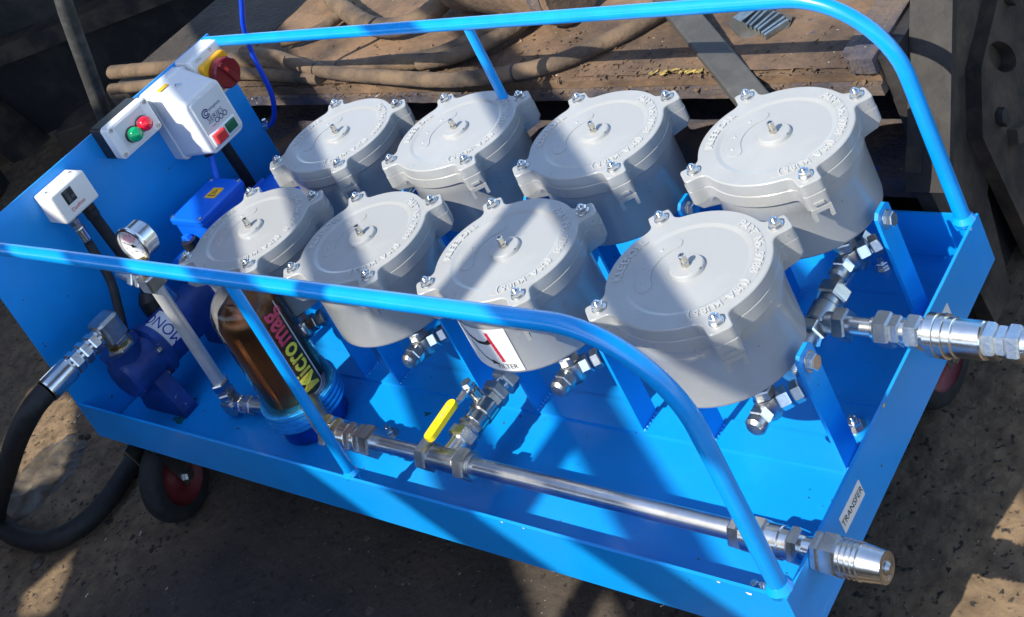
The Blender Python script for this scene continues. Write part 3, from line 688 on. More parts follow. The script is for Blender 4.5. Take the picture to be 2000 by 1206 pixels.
for x, y, z in v:
    a = R_(51) + (x * .026) / .0451; vv.append((PX + .0456 * math.cos(a), -.112 - y * .030, PZ2 + .0456 * math.sin(a)))
m.add(vv, fcs); m.build('lettering', M['blue_ink'], pl)

mo = thing('electric_motor', 'bright blue electric motor with terminal box behind the first front canister', 'motor', (-.235, .17, ZF))
Fm = frame((-.235, .045, -.165), (0, 1, 0))
MB().lathe([(.045, 0), (.060, .004), (.072, .012), (.072, .20), (.068, .206), (.066, .24), (.04, .25), (0, .25)], 40, Fm).build('housing', M['blue_motor'], mo)
for k in range(18):
    a = R_(-10 + 200 * k / 17); c, s_ = math.cos(a), math.sin(a)
    Mx = Matrix(((c, -s_, 0, -.235), (0, 0, 1, 0), (s_, c, 0, -.165), (0, 0, 0, 1)))
    if 60 < math.degrees(a) < 125: continue
    MB().box((.071, -.0012, .062), (.080, .0012, .24), Mx).build('cooling_fin', M['blue_motor'], mo)
tb = MB().box((-.292, .040, -.100), (-.205, .150, -.046), bev=.006).build('terminal_box', M['blue_motor'], mo)
MB().box((-.296, .036, -.0458), (-.201, .154, -.034), bev=.007).build('cover', M['blue_motor'], tb)
for x, y in ((-.289, .043), (-.208, .043), (-.289, .147), (-.208, .147)): MB().lathe([(.0042, -.0342), (.0042, -.0322), (.003, -.0315)], 12, Matrix.Translation((x, y, 0))).build('cover_screw', M['zinc'], tb)
ws = MB().prism(rrect(-.256, .098, -.225, .126, .002, 2), -.0338, -.0333).build('warning_sticker', M['label_yellow'], tb)
m = MB(); T3 = Matrix.Translation((-.2405, .112, -.0331))
for tri in ([(-.010, -.009), (.010, -.009), (0, .010)],):
    a = tri; c = [(x * .72, y * .72 - .0006) for x, y in tri]
    m.add([(x, y, 0) for x, y in a + c], [(i, (i + 1) % 3, 3 + (i + 1) % 3, 3 + i) for i in range(3)], False, T3)
m.add([(-.001, -.005, 0), (.002, -.001, 0), (0, -.001, 0), (.001, .004, 0), (-.003, -.0005, 0), (-.0008, -.0005, 0)], [(0, 1, 2), (3, 4, 5)], False, T3)
m.build('hazard_symbol', M['ink'], ws)
MB().lathe([(.014, -.10), (.014, -.115), (.010, -.125)], 14, Matrix.Translation((-.25, .025, .03))).build('cable_gland', M['black'], mo)
MB().hexa(.012, .014, frame((-.258, .0355, -.075), (0, -1, 0))).build('cable_gland', M['blue_motor'], mo)
MB().lathe([(.018, 0), (.026, .006), (.026, .03), (.012, .036)], 20, frame((-.262, .022, -.112), (0, -1, 0))).build('lifting_boss', M['blue_motor'], mo)
MB().lathe([(.052, 0), (.052, .02)], 30, frame((-.235, .0405, -.165), (0, 1, 0))).build('mounting_flange', M['blue_motor'], mo)
for y in (.08, .22): MB().box((-.30, y, ZF + .0002), (-.17, y + .03, -.225)).build('foot', M['blue_motor'], mo)

sh = thing('suction_hose', 'thick black suction hose with silver elbow looping down to the floor', 'hose', (-.45, -.33, -GZ))
SX, SZ = -.239, -.076
chain(sh, (SX, -.188, -.121), (0, 0, 1), [('h', .010, .026, 'zinc'), ('c', .005, .020, 'brass'), ('h', .010, .0215, 'zinc'), ('c', .009, .0175, 'zinc'), ('h', .008, .0195, 'zinc')])
el = MB().box((SX - .021, -.211, -.094), (SX + .021, -.167, -.052), bev=.009).build('elbow_block', M['zinc_dull'], sh)
e = chain(sh, (SX, -.211, SZ), (0, -1, -.02), [('c', .006, .0165), ('h', .014, .0195), ('c', .006, .0165), ('h', .014, .0205), ('c', .006, .017), ('h', .016, .0205), ('c', .005, .017), ('c', .052, .0215)])
MB().tube(smooth_path([e, (-.243, -.352, -.082), (-.262, -.370, -.098), (-.33, -.388, -.150), (-.47, -.396, -.255), (-.60, -.398, -.352), (-.675, -.398, -.410), (-.685, -.400, -.434), (-.622, -.408, -.439), (-.521, -.396, -.439), (-.474, -.353, -.439), (-.462, -.296, -.439), (-.481, -.215, -.439), (-.52, -.10, -.439), (-.62, .05, -.439)], 10), .0190, 22).build('hose', M['rubber'], sh)

gl = thing('pressure_pipe', 'matt silver steel tube rising from the magnetic filter to the gauge', 'pipe', (-.075, -.148, -.24))
pts = smooth_path([(-.062, -.140, -.215), (-.078, -.148, -.170), (-.083, -.150, -.10), (-.080, -.150, -.03), (-.078, -.149, .005), (-.083, -.143, .020), (-.096, -.132, .020)], 8)
MB().tube([(-.0795, -.1495, -.208), (-.0795, -.1495, -.10), (-.0795, -.1495, .0)] , .0110, 22).build('tube', M['satin'], gl)
chain(gl, (-.0795, -.1495, -.205), (0, 0, -1), [('h', .016, .0165, 'zinc'), ('c', .006, .012, 'zinc_dull'), ('h', .012, .0165, 'zinc_dull'), ('c', .010, .013, 'zinc_dull')])
MB().box((-.096, -.165, -.266), (-.063, -.134, -.246), bev=.005).build('elbow_block', M['zinc_dull'], gl)
chain(gl, (-.063, -.1495, -.254), (1, .12, .0), [('h', .012, .0155, 'zinc'), ('c', .008, .012, 'zinc_dull'), ('h', .016, .0165, 'zinc_dull'), ('c', .03, .0115, 'zinc_dull'), ('h', .014, .0175, 'zinc')])
MB().box((-.096, -.166, .0), (-.063, -.133, .026), bev=.005).build('elbow_block', M['zinc_dull'], gl)
chain(gl, (-.0955, -.1495, .010), (-1, .15, 0), [('h', .014, .0175, 'zinc_dull'), ('c', .008, .012, 'zinc_dull'), ('h', .018, .0185, 'zinc_dull'), ('c', .03, .013, 'zinc_dull')])
MB().tube(smooth_path([(-.16, -.14, .010), (-.20, -.13, .0), (-.232, -.10, -.03), (-.245, -.075, -.08), (-.25, -.06, -.128)], 6), .012, 16).build('feed_tube', M['zinc_dull'], gl)

ga = thing('pressure_gauge', 'round silver pressure gauge with white dial and black needle', 'gauge', (-.0795, -.1495, .026))
GD = Vector((.08, -1.0, .05)).normalized(); GC = Vector((-.104, -.131, .066))
chain(ga, (-.0795, -.1495, .0265), (-.25, .2, .55), [('h', .010, .0095, 'brass'), ('c', .007, .0065, 'brass'), ('h', .009, .0085, 'brass')])
GF = frame(GC, GD)
MB().lathe([(.0, -.030), (.026, -.030), (.0305, -.026), (.0305, -.004), (.0335, -.002), (.0345, .002), (.0335, .0045), (.0300, .0045), (.0292, .001)], 44, GF, cap=False).build('case', M['zinc'], ga)
df = MB().lathe([(.0292, .0006), (0, .0006)], 40, GF, cap=False).build('dial', M['dial'], ga)
def ring_arc(r0, r1, a0, a1, z, n=20):
    V = []
    for k in range(n + 1): a = R_(a0 + (a1 - a0) * k / n); V += [(r0 * math.cos(a), r0 * math.sin(a), z), (r1 * math.cos(a), r1 * math.sin(a), z)]
    return V, [(2 * k, 2 * k + 1, 2 * k + 3, 2 * k + 2) for k in range(n)]
m = MB(); m.add(*ring_arc(.006, .0235, 40, 150, .0009), M=GF); m.build('red_zone', M['dial_pink'], df)
m = MB()
for k in range(28): a = -45 + 270 * k / 27; m.add(*ring_arc(.0245 if k % 3 else .0225, .0265, a - .9, a + .9, .0011, 1), M=GF)
for k in range(10):
    a = R_(-45 + 30 * k); text(m, str((k * 2) % 10), .0058, GF @ Matrix.Translation((.0195 * math.cos(a), .0195 * math.sin(a), .0011)))
text(m, 'bar', .006, GF @ Matrix.Translation((0, -.011, .0011)))
m.build('scale', M['ink'], df)
m = MB(); m.add([(-.008, -.0012, 0), (.024, -.0003, 0), (.024, .0003, 0), (-.008, .0012, 0)], [(0, 1, 2, 3)], False, GF @ Matrix.Translation((0, 0, .002)) @ Matrix.Rotation(R_(165), 4, 'Z'))
m.lathe([(.003, .0016), (.003, .003), (0, .003)], 12, GF); m.build('needle', M['ink'], df)

# ------------------------------------------------------------------ things on the end panel
def PM(x=XL): return Matrix(((0, 0, 1, x), (1, 0, 0, 0), (0, 1, 0, 0), (0, 0, 0, 1)))    # local (y, z, out)
def tbox(mb, y0, z0, y1, z1, d0, d1, r=.006, taper=0.0, inset=(0, 0, 0, 0), n=4, Mx=None):
    """rounded box from the panel outwards; inset shrinks the outer face (y0,z0,y1,z1)"""
    A = rrect(y0, z0, y1, z1, r, n); B = rrect(y0 + inset[0], z0 + inset[1], y1 - inset[2], z1 - inset[3], r, n); N_ = len(A); e = .0035
    C = rrect(y0 + inset[0] + e, z0 + inset[1] + e, y1 - inset[2] - e, z1 - inset[3] - e, max(r - e * .6, .001), n)
    Mx = Mx or PM()
    V = [(p[0], p[1], d0) for p in A] + [(p[0], p[1], d1 - e * .7) for p in B]
    mb.add(V, [(i, (i + 1) % N_, N_ + (i + 1) % N_, N_ + i) for i in range(N_)], True, Mx)
    mid = [((b[0] * .65 + c[0] * .35), (b[1] * .65 + c[1] * .35), d1 - e * .15) for b, c in zip(B, C)]
    V = [(p[0], p[1], d1 - e * .7) for p in B] + mid + [(p[0], p[1], d1) for p in C]
    mb.add(V, [(k * N_ + i, k * N_ + (i + 1) % N_, (k + 1) * N_ + (i + 1) % N_, (k + 1) * N_ + i) for k in range(2) for i in range(N_)], True, Mx)
    mb.add([(p[0], p[1], d1) for p in C], [tuple(range(N_))], False, Mx)
    mb.add([(p[0], p[1], d0) for p in A], [tuple(range(N_ - 1, -1, -1))], False, Mx)
    return mb
# pressure switch
ps = thing('pressure_switch', 'small cream pressure switch box with dark window on the end panel', 'pressure switch', (XL, -.078, .10))
tbox(MB(), -.1155, .081, -.040, .139, .0003, .046, .003).build('housing', M['offwhite'], ps)
tbox(MB(), -.1160, .0805, -.0395, .1395, .0465, .055, .004).build('cover', M['offwhite'], ps)
wnd = tbox(MB(), -.0965, .105, -.0735, .133, .0545, .0562, .001).build('scale_window', M['black'], ps)
MB().box((-.091, .108, .0561), (-.085, .130, .0567), PM()).build('scale_strip', M['rubber_dusty'], wnd)
MB().box((-.083, .112, .0561), (-.076, .118, .0567), PM()).build('pointer', M['rubber_dusty'], wnd)
text(MB(), 'Danfoss', .0105, PM() @ Matrix.Translation((-.080, .0955, .0556)) @ Matrix.Rotation(R_(4), 4, 'Z'), sx=.9).build('lettering', M['red_ink'], ps)
for y in (-.105, -.05): MB().lathe([(.003, 0), (.003, .002)], 10, frame((XL + .03, y, .1394), (0, 0, 1))).build('cover_screw', M['zinc'], ps)
ph = thing('pressure_switch_hose', 'thin black hydraulic hose with silver ferrule below the cream switch', 'hose', (-.33, -.09, .08))
e = chain(ph, (-.335, -.093, .0802), (0, 0, -1), [('c', .008, .006, 'zinc_dull'), ('h', .012, .0095, 'zinc'), ('c', .006, .008, 'zinc_dull'), ('c', .028, .0098, 'zinc')])
MB().tube(smooth_path([e, (-.334, -.094, .01), (-.318, -.105, -.05), (-.300, -.13, -.095), (-.285, -.15, -.125), (-.278, -.155, -.15)], 8), .0080, 16).build('hose', M['rubber'], ph)
pc = thing('pressure_switch_cable', 'thick black conduit running from the cream switch down to the pump', 'cable', (-.33, -.055, .08))
MB().hexa(.016, .0135, frame((-.335, -.058, .0803), (0, 0, -1))).build('gland', M['black'], pc)
MB().lathe([(.012, 0), (.012, .012), (.0105, .02)], 16, frame((-.335, -.058, .0642), (0, 0, -1))).build('gland_cap', M['black'], pc)
MB().tube(smooth_path([(-.335, -.058, .046), (-.336, -.056, .01), (-.330, -.055, -.05), (-.305, -.065, -.10), (-.285, -.078, -.138)], 8), .0105, 16).build('conduit', M['rubber'], pc)
MB().lathe([(.022, 0), (.024, .012), (.024, .03), (.015, .045)], 18, frame((-.292, -.075, -.150), (-.15, .1, 1))).build('end_boot', M['black'], pc)
# pilot lamp box
pb = thing('indicator_box', 'white control box with green and red round lamps on the end panel', 'control box', (XL, .09, .10))
tbox(MB(), .036, .099, .134, .165, .0003, .034, .005).build('back_box', M['black'], pb)
cv = tbox(MB(), .0355, .0985, .1345, .1655, .0345, .056, .007).build('cover', M['white'], pb)
tbox(MB(), .050, .1015, .120, .1625, .0555, .0568, .003).build('face_plate', M['light_grey'], cv)
for y, z in ((.043, .106), (.127, .106), (.043, .158), (.127, .158)):
    MB().lathe([(.0042, .0555), (.0042, .0572), (.0025, .0572), (.0025, .0562)], 12, PM() @ Matrix.Translation((y, z, 0))).build('corner_screw', M['zinc_dull'], cv)
for y, z, mt, lb in ((.074, .127, 'green_lens', 'green lamp lens'), (.101, .130, 'red_lens', 'red lamp lens')):
    T = PM() @ Matrix.Translation((y, z, 0))
    b = MB().lathe([(.0148, .0568), (.0148, .0605), (.0138, .062)], 26, T).build('bezel', M['black'], pb)
    l = MB().lathe([(.0134, .0615), (.0134, .070), (.0120, .0738), (.007, .0752), (0, .0800)], 28, T, sp=True).build('lamp_lens', M[mt], pb); l['label'] = lb
# motor starter
st = thing('motor_starter', 'large white motor starter enclosure with red and green push buttons', 'starter box', (XL, .2, .08))
tbox(MB(), .150, .004, .252, .152, .0003, .030, .010).build('back_box', M['white'], st)
bd = tbox(MB(), .152, .008, .250, .150, .0305, .112, .014, inset=(.006, .004, .004, .024), n=6).build('cover', M['white'], st)
FZ = .112
tbox(MB(), .166, .018, .240, .118, FZ - .0005, FZ + .0022, .005, n=4).build('raised_face', M['light_grey'], bd)
pf = tbox(MB(), .170, .022, .236, .050, FZ + .0018, FZ + .0055, .002).build('button_plate', M['white'], bd)
rb = tbox(MB(), .174, .026, .200, .047, FZ + .005, FZ + .014, .002).build('push_button', M['red_btn'], st); rb['label'] = 'raised red stop button'
gb = tbox(MB(), .206, .026, .232, .047, FZ + .005, FZ + .0075, .002).build('push_button', M['green_btn'], st); gb['label'] = 'flush green start button'
T = PM() @ Matrix.Translation((0, 0, FZ + .0026))
m = MB(); m.add(*ring_arc(.0065, .0090, 30, 330, 0), M=T @ Matrix.Translation((.187, .086, 0))); m.add(*ring_arc(.0030, .0050, 20, 340, 0), M=T @ Matrix.Translation((.188, .086, 0)))
text(m, 'rompton', .0095, T @ Matrix.Translation((.209, .088, 0))); m.build('maker_logo', M['navy_ink'], bd)
m = MB(); text(m, 'SERIES', .0125, T @ Matrix.Translation((.203, .072, 0)), sx=1.15)
for k in range(3): m.add(*ring_arc(.0036, .0052, 0, 360, 0, 16), M=T @ Matrix.Translation((.2015 + .0105 * k, .0625, 0)))
m.add([(.182, .0665, 0), (.196, .0665, 0), (.196, .0655, 0), (.182, .0655, 0)], [(0, 1, 2, 3)][:1], False, T); m.add([(.186, .0585, 0), (.196, .0585, 0), (.196, .0575, 0), (.186, .0575, 0)], [(3, 2, 1, 0)], False, T)
m.build('lettering', M['navy_ink'], bd)
MB().lathe([(.0055, 0), (.0055, .003), (.004, .0035)], 14, frame((XL + .062, .200, .1405), (.35, 0, 1))).build('cover_screw', M['zinc'], bd)
MB().prism([(-.012, -.004), (.012, -.004), (.012, .005), (-.012, .005)], 0, .0004, frame((XL + .040, .182, .1492), (.25, 0, 1), (1, 0, 0))).build('warning_sticker', M['label_yellow'], bd)
MB().hexa(.012, .014, frame((XL + .05, .19, .0045), (0, 0, -1))).build('cable_gland', M['black'], st)
MB().hexa(.012, .014, frame((XL + .03, .235, .0038), (0, 0, -1))).build('cable_gland', M['black'], st)
sc = thing('starter_cable', 'thick black conduit hanging below the white starter enclosure', 'cable', (XL + .03, .245, 0))
MB().tube(smooth_path([(XL + .03, .235, -.006), (XL + .03, .236, -.04), (XL + .028, .240, -.12), (XL + .03, .235, -.20), (XL + .05, .22, -.25)], 6), .0105, 16).build('conduit', M['rubber'], sc)
sb = thing('motor_cable', 'bright blue cable from the starter enclosure down to the motor terminal box', 'cable', (XL + .05, .18, -.02))
MB().tube(smooth_path([(XL + .05, .19, -.008), (XL + .054, .182, -.02), (XL + .066, .165, -.045), (XL + .080, .150, -.062)], 6), .0055, 12).build('cable', M['blue_motor'], sb)
# isolator
iso = thing('isolator_switch', 'yellow isolator switch with dark red rotary handle above the starter', 'switch', (XL, .30, .10))
tbox(MB(), .252, .060, .330, .156, .0003, .034, .004).build('back_box', M['light_grey'], iso)
tbox(MB(), .253, .061, .329, .1555, .0345, .046, .005).build('cover', M['white'], iso)
tbox(MB(), .260, .071, .324, .137, .0455, .060, .008, n=5).build('yellow_plate', M['amber'], iso)
T = PM() @ Matrix.Translation((.293, .102, 0))
kb = MB().lathe([(.0300, .0605), (.0305, .064), (.0300, .078), (.0275, .081), (.012, .081), (0, .081)], 36, T).build('rotary_handle', M['red_knob'], iso)
MB().box((-.005, -.027, .0808), (.005, .027, .0865), T @ Matrix.Rotation(R_(20), 4, 'Z'), bev=.003).build('grip', M['red_knob'], kb)
MB().box((-.0028, .006, .0866), (.0028, .016, .0872), T @ Matrix.Rotation(R_(20), 4, 'Z')).build('pointer', M['red_btn'], kb)
m = MB(); text(m, '0', .012, PM() @ Matrix.Translation((.305, .146, .0463))); m.build('lettering', M['grey_ink'], iso); m = MB(); text(m, 'ON', .009, PM() @ Matrix.Translation((.272, .146, .0463))); m.build('lettering', M['grey_ink'], iso)
for y in (.258, .324): MB().lathe([(.0035, .0455), (.0035, .047)], 10, PM() @ Matrix.Translation((y, .066, 0))).build('corner_screw', M['zinc_dull'], iso)
# blue air line with its clip on the panel edge
al = thing('blue_cable', 'thin royal blue cable looping over the rail to a clip on the panel edge', 'cable', (XL + .02, YB, -.06))
MB().tube(smooth_path([(-.19, .385, .34), (-.235, .372, .225), (-.282, .370, .150), (-.300, .368, .085), (-.306, .366, .010), (-.322, .362, -.035), (-.343, .357, -.062), (-.362, .352, -.068), (-.375, .345, -.060)], 8), .0052, 14).build('cable', M['cable_blue'], al)
MB().lathe([(.0085, -.006), (.0085, .006)], 14, frame((-.360, .353, -.067), (-1, -.35, .1))).build('clip', M['zinc'], al)
MB().hexa(.005, .005, frame((-.361, .3535, -.058), (0, 0, 1))).build('clip_screw', M['zinc'], al)

# ------------------------------------------------------------------ machine bed behind the cart
mb_ = thing('machine_bed', 'dirty brown steel machine bed behind the blue cart rail', 'machine', (.1, .7, -GZ))
def rough_strip(m, x0, x1, y0, y1, z0, z1, n=60, amp=.0025, seed=1):
    rnd = random.Random(seed); V = []; 
    for k in range(n + 1):
        x = x0 + (x1 - x0) * k / n; a, b, c = (rnd.uniform(-amp, amp) for _ in range(3))
        V += [(x, y0 + a, z0 + b * .6), (x, y0 + b, z1 + c * .4), (x, y1, z1), (x, y1, z0)]
    m.add(V, [(4 * k + i, 4 * k + 4 + i, 4 * k + 4 + (i + 1) % 4, 4 * k + (i + 1) % 4) for k in range(n) for i in range(4)], False)
    m.add(V[:4], [(0, 1, 2, 3)]); m.add(V[-4:], [(3, 2, 1, 0)]); return m
BX0, BX1 = -.60, .905
m = MB(); nx_, ny_ = 120, 50; rnd = random.Random(3)
V = [(BX0 + (BX1 - BX0) * i / nx_, .432 + .9 * j / ny_, -.0305 + rnd.uniform(0, .0022) + .002 * math.sin(9 * i / nx_ + 4 * j / ny_)) for j in range(ny_ + 1) for i in range(nx_ + 1)]
m.add(V, [(j * (nx_ + 1) + i, j * (nx_ + 1) + i + 1, (j + 1) * (nx_ + 1) + i + 1, (j + 1) * (nx_ + 1) + i) for j in range(ny_) for i in range(nx_)], True)
m.build('top_plate', M['dust'], mb_)
rough_strip(MB(), BX0 + .01, BX1, .424, .47, -.046, -.0315, 60, .0009, 5).build('upper_lip', M['dust'], mb_)
rough_strip(MB(), BX0, BX1, .415, .47, -.064, -.0468, 60, .0012, 9).build('lower_lip', M['dust_edge'], mb_)
MB().box((BX0, .62, -.40), (BX1 - .02, .66, -.0645)).build('web', M['steel_dark'], mb_)
rough_strip(MB(), BX0 - .1, .935, .385, .66, -.215, -.180, 40, .0015, 12).build('lower_flange', M['dust_edge'], mb_)
MB().box((BX0, .50, -GZ), (BX1 - .05, .60, -.2155)).build('footing', M['steel_dark'], mb_)
rough_strip(MB(), .868, .905, .418, 1.3, -.0298, -.006, 12, .0015, 15).build('end_bar', M['dust_edge'], mb_)
MB().box((.848, .445, -.0290), (.862, 1.3, -.012)).build('guide_bar', M['dust_edge'], mb_)
MB().box((.9055, .43, -.455), (.925, 2.6, -.012)).build('end_plate', M['steel_dark'], mb_)
# crumbs of dirt caked along the lip
m = MB(); rnd = random.Random(21)
for k in range(2600):
    x = rnd.uniform(BX0, BX1); y = .420 + abs(rnd.gauss(0, .07)); z = -.030 + rnd.uniform(0, .002); r = rnd.uniform(.001, .0065) * rnd.random() + .0008
    if k % 4 == 0: y = .4135 + rnd.uniform(0, .010); z = -.048 + rnd.uniform(-.002, .002)
    v = [(x + rnd.uniform(-r, r), y + rnd.uniform(-r, r), z + rnd.uniform(-.3, .8) * r) for _ in range(5)]
    m.add(v, [(0, 1, 2), (0, 2, 3), (0, 3, 1), (1, 2, 4), (2, 3, 4), (3, 1, 4)])
m.build('caked_dirt', M['dust'], mb_, kind='stuff')
# hoses lying on the bed
def hose(name, label, pts, r, mt='dust_hose', ties=(), n=10, cat='hose'):
    r *= .85; h = thing(name, label, cat, tuple(Vector(pts[0])), 'dust covered hoses on the machine bed')
    pts = [(p_[0], p_[1], max(p_[2] - .006, -.030 + r)) for p_ in pts]; P = smooth_path(pts, n); rnd = random.Random(len(pts) * 7 + int(r * 1e5))
    mm = MB().tube(P, r, 18); mm.v = [tuple(Vector(v) + Vector((rnd.uniform(-1, 1), rnd.uniform(-1, 1), rnd.uniform(-1, 1))) * r * .035) for v in mm.v]
    mm.build('hose', M[mt], h)
    for i in ties:
        d = (P[i + 1] - P[i]).normalized(); MB().lathe([(r * 1.02, -.002), (r * 1.07, -.001), (r * 1.07, .001), (r * 1.02, .002)], 18, frame(P[i], d)).build('tie', M['black'], h)
    return h
HZ = -.029
hose('hydraulic_hose', 'thick dust covered hose running left to right then rearwards behind rail', [(-1.02, .475, .0), (-.80, .484, .0), (-.552, .500, -.001), (-.361, .468, -.004), (-.222, .455, -.004), (-.082, .462, -.003), (.040, .480, -.003), (.111, .540, -.003), (.135, .62, -.003), (.12, .75, -.003), (.05, .95, 0)], .0195, ties=(42,))
hose('hydraulic_hose', 'short dust covered hose end lying under the thick one at left', [(-.945, .412, -.004), (-.79, .425, -.004), (-.653, .455, -.004), (-.50, .455, -.006), (-.38, .448, -.008), (-.24, .434, -.010)], .0155)
hose('hydraulic_hose', 'slim dust covered hose sweeping along the bed edge to upper right', [(-.56, .520, .004), (-.42, .487, .012), (-.288, .452, .008), (-.185, .438, -.002), (.004, .419, -.006), (.138, .410, -.007), (.247, .422, -.007), (.339, .450, -.007), (.409, .505, -.007), (.453, .555, -.006), (.500, .64, -.006), (.53, .80, -.006)], .0165, ties=(24, 62))
hose('return_loop', 'dust covered hose bent in a U at top of the machine bed', [(-.62, .86, .01), (-.455, .717, .006), (-.29, .622, .004), (-.20, .585, .004), (-.135, .578, .004), (-.085, .605, .006), (-.070, .66, .010), (-.10, .78, .02)], .024)
hose('hydraulic_hose', 'dust covered hose lying close right of the rearward bend', [(.02, .455, .0), (.10, .478, .0), (.165, .535, .0), (.195, .61, .0), (.19, .74, .0), (.13, .95, .0)], .0165)
hose('bent_stub', 'short bent dusty pipe stub on the bed behind the first hoses', [(-.47, .56, .0), (-.42, .575, .0), (-.385, .60, .0), (-.37, .64, .0), (-.375, .69, .0)], .014)
cy = thing('steel_cylinder', 'brown dusty steel cylinder lying on the machine bed above the rail', 'cylinder', (.18, .62, -.03))
CD = Vector((.30, -.075, 0)).normalized()
MB().lathe([(.058, 0), (.064, .006), (.064, .34), (.06, .346), (.02, .346)], 40, frame((-.04, .69, .034), CD)).build('barrel', M['dust'], cy)
MB().lathe([(.066, .300), (.068, .304), (.068, .330), (.066, .334)], 40, frame((-.04, .69, .034), CD)).build('end_band', M['dust_edge'], cy)
rd = thing('leaning_bar', 'dark grey square bar leaning from machine bed down behind the last canister', 'bar', (.757, .33, -.05))
bd_ = Vector((.757 - .493, .36 - .60, -.045)).normalized(); F = frame((.455, .628, .005), bd_)
MB().box((-.023, -.010, 0), (.023, .012, .46), F, bev=.004).build('bar', M['bar_grey'], rd)
# crushed corrugated tin
ct = thing('crushed_tin', 'small crushed corrugated tin scrap lying on the brown machine bed', 'scrap', (.67, .545, -.03))
Fc = Matrix.Translation((.672, .548, -.022)) @ Matrix.Rotation(R_(-25), 4, 'Z') @ Matrix.Rotation(R_(14), 4, 'Y')
m = MB(); V = [(-.046, -.030, -.004), (-.010, -.038, -.007), (.040, -.030, -.006), (.052, .002, .004), (.036, .030, .010), (-.006, .026, .004), (-.040, .030, .008), (-.052, .004, -.002)]
m.add(V + [(x, y, z - .003) for x, y, z in V], [tuple(range(8)), tuple(range(15, 7, -1))] + [(i, 8 + i, 8 + (i + 1) % 8, (i + 1) % 8) for i in range(8)], False, Fc); m.build('torn_wrapper', M['bar_grey'], ct)
for k in range(6):
    x = -.012 + .0095 * k; MB().box((x, -.024, .004), (x + .004, .020, .012 + .002 * (k % 2)), Fc @ Matrix.Rotation(R_(12 - 3 * k), 4, 'Z')).build('slat', M['tin'], ct)
m = MB(); m.add([(-.040, -.022, .006), (-.016, -.026, .012), (-.014, .016, .016), (-.036, .022, .010), (-.030, 0, .016)], [(0, 1, 4), (1, 2, 4), (2, 3, 4), (3, 0, 4), (3, 2, 1, 0)], False, Fc); m.build('bent_end', M['tin'], ct)
for k in range(16):
    rr = random.uniform(.002, .007); x = random.uniform(.53, .63); a0 = random.uniform(0, 6)
    MB().add([(x + rr * 1.8 * math.cos(a0 + q) * random.uniform(.6, 1), .428 + random.uniform(-.003, .012) + rr * .6 * math.sin(a0 + q), -.0272 + .0002 * k) for q in range(6)], [tuple(range(6))]).build('old_paint_fleck', M['gold'], mb_)
# dark steelwork right of the bed
rs = thing('steel_strut', 'dark slanting flat steel strut right of the machine bed', 'strut', (.95, .45, -GZ))
def yz_prism(P, x0, x1): return MB().prism(P, 0, x1 - x0, Matrix(((0, 0, 1, x0), (1, 0, 0, 0), (0, 1, 0, 0), (0, 0, 0, 1))))
yz_prism([(.40, -.455), (.47, -.455), (.50, -.30), (.76, -.14), (.80, .06), (.60, .06), (.36, -.15)], .9255, .948).build('flat_bar', M['steel_brown'], rs)
yz_prism([(.345, -.17), (.365, -.165), (.60, .075), (.59, .085)], .9258, .985).build('edge_flange', M['steel_dark'], rs)
cb = thing('cast_bracket', 'dark brown cast machine bracket with oval hole at right edge', 'machine part', (.95, .62, -GZ))
O = [(.535, -.455), (.95, -.455), (1.10, -.20), (.93, -.02), (.74, -.06), (.56, -.125), (.50, -.20)]
m = MB(); n = 28; cx_, cz_ = .628, -.155
oc_ = []
for k in range(n):
    a = 2 * math.pi * k / n; oc_.append((cx_ + .040 * math.cos(a) * .9 + .010 * math.sin(a), cz_ - .030 * math.cos(a) + .020 * math.sin(a)))
from mathutils.geometry import tessellate_polygon
tri = tessellate_polygon([[Vector((p[0], p[1], 0)) for p in O], [Vector((p[0], p[1], 0)) for p in oc_]])
allp = O + oc_
Mx = Matrix(((0, 0, 1, .9485), (1, 0, 0, 0), (0, 1, 0, 0), (0, 0, 0, 1)))
for z in (0, .022): m.add([(p[0], p[1], z) for p in allp], [tuple(t_) for t_ in tri], False, Mx)
for loop in (O, oc_):
    k = len(loop); m.add([(p[0], p[1], 0) for p in loop] + [(p[0], p[1], .022) for p in loop], [(i, (i + 1) % k, k + (i + 1) % k, k + i) for i in range(k)], False, Mx)
m.build('casting', M['steel_brown'], cb)
for y_, z_ in ((.56, -.21), (.70, -.10), (.80, -.16), (.66, -.30)): MB().hexa(.012, .014, frame((.9706, y_, z_), (1, 0, 0))).build('hex_bolt', M['steel_dark'], cb)
yz_prism([(.56, -.26), (.90, -.42), (.91, -.40), (.57, -.24)], .9706, .985).build('stiffening_rib', M['steel_brown'], cb)
# dark machine left of the cart
lm = thing('left_machine', 'dark oily machine frame in shade at upper left', 'machine', (-1.9, 1.0, -GZ))
m = MB(); Ml = Matrix.Translation((-2.0, .95, -.45)) @ Matrix.Rotation(R_(28), 4, 'Z')
m.box((-.9, 0, .0), (.55, .05, .75), Ml).build('side_frame', M['steel_dark'], lm)
MB().box((-.9, -.10, .30), (.75, -.005, .36), Ml).build('cross_rail', M['steel_brown'], lm)
MB().box((-.35, -.12, -.0), (-.27, -.006, .70), Ml @ Matrix.Rotation(R_(-24), 4, 'Y')).build('inclined_bar', M['steel_brown'], lm)
MB().lathe([(.045, 0), (.045, .03), (.028, .03), (.028, .006), (0, .006)], 24, Ml @ frame((-.12, -.0004, .56), (0, -1, 0)), cap=False).build('hub', M['steel_dark'], lm)
MB().box((-.05, -.30, .0), (.25, -.11, .11), Ml, bev=.01).build('block', M['steel_brown'], lm)
MB().box((.30, -.22, .0), (.62, -.06, .20), Ml, bev=.01).build('gear_housing', M['steel_dark'], lm)
MB().box((-1.0, -.5, .0), (-.3, -.28, .06), Ml).build('skid', M['steel_dark'], lm)
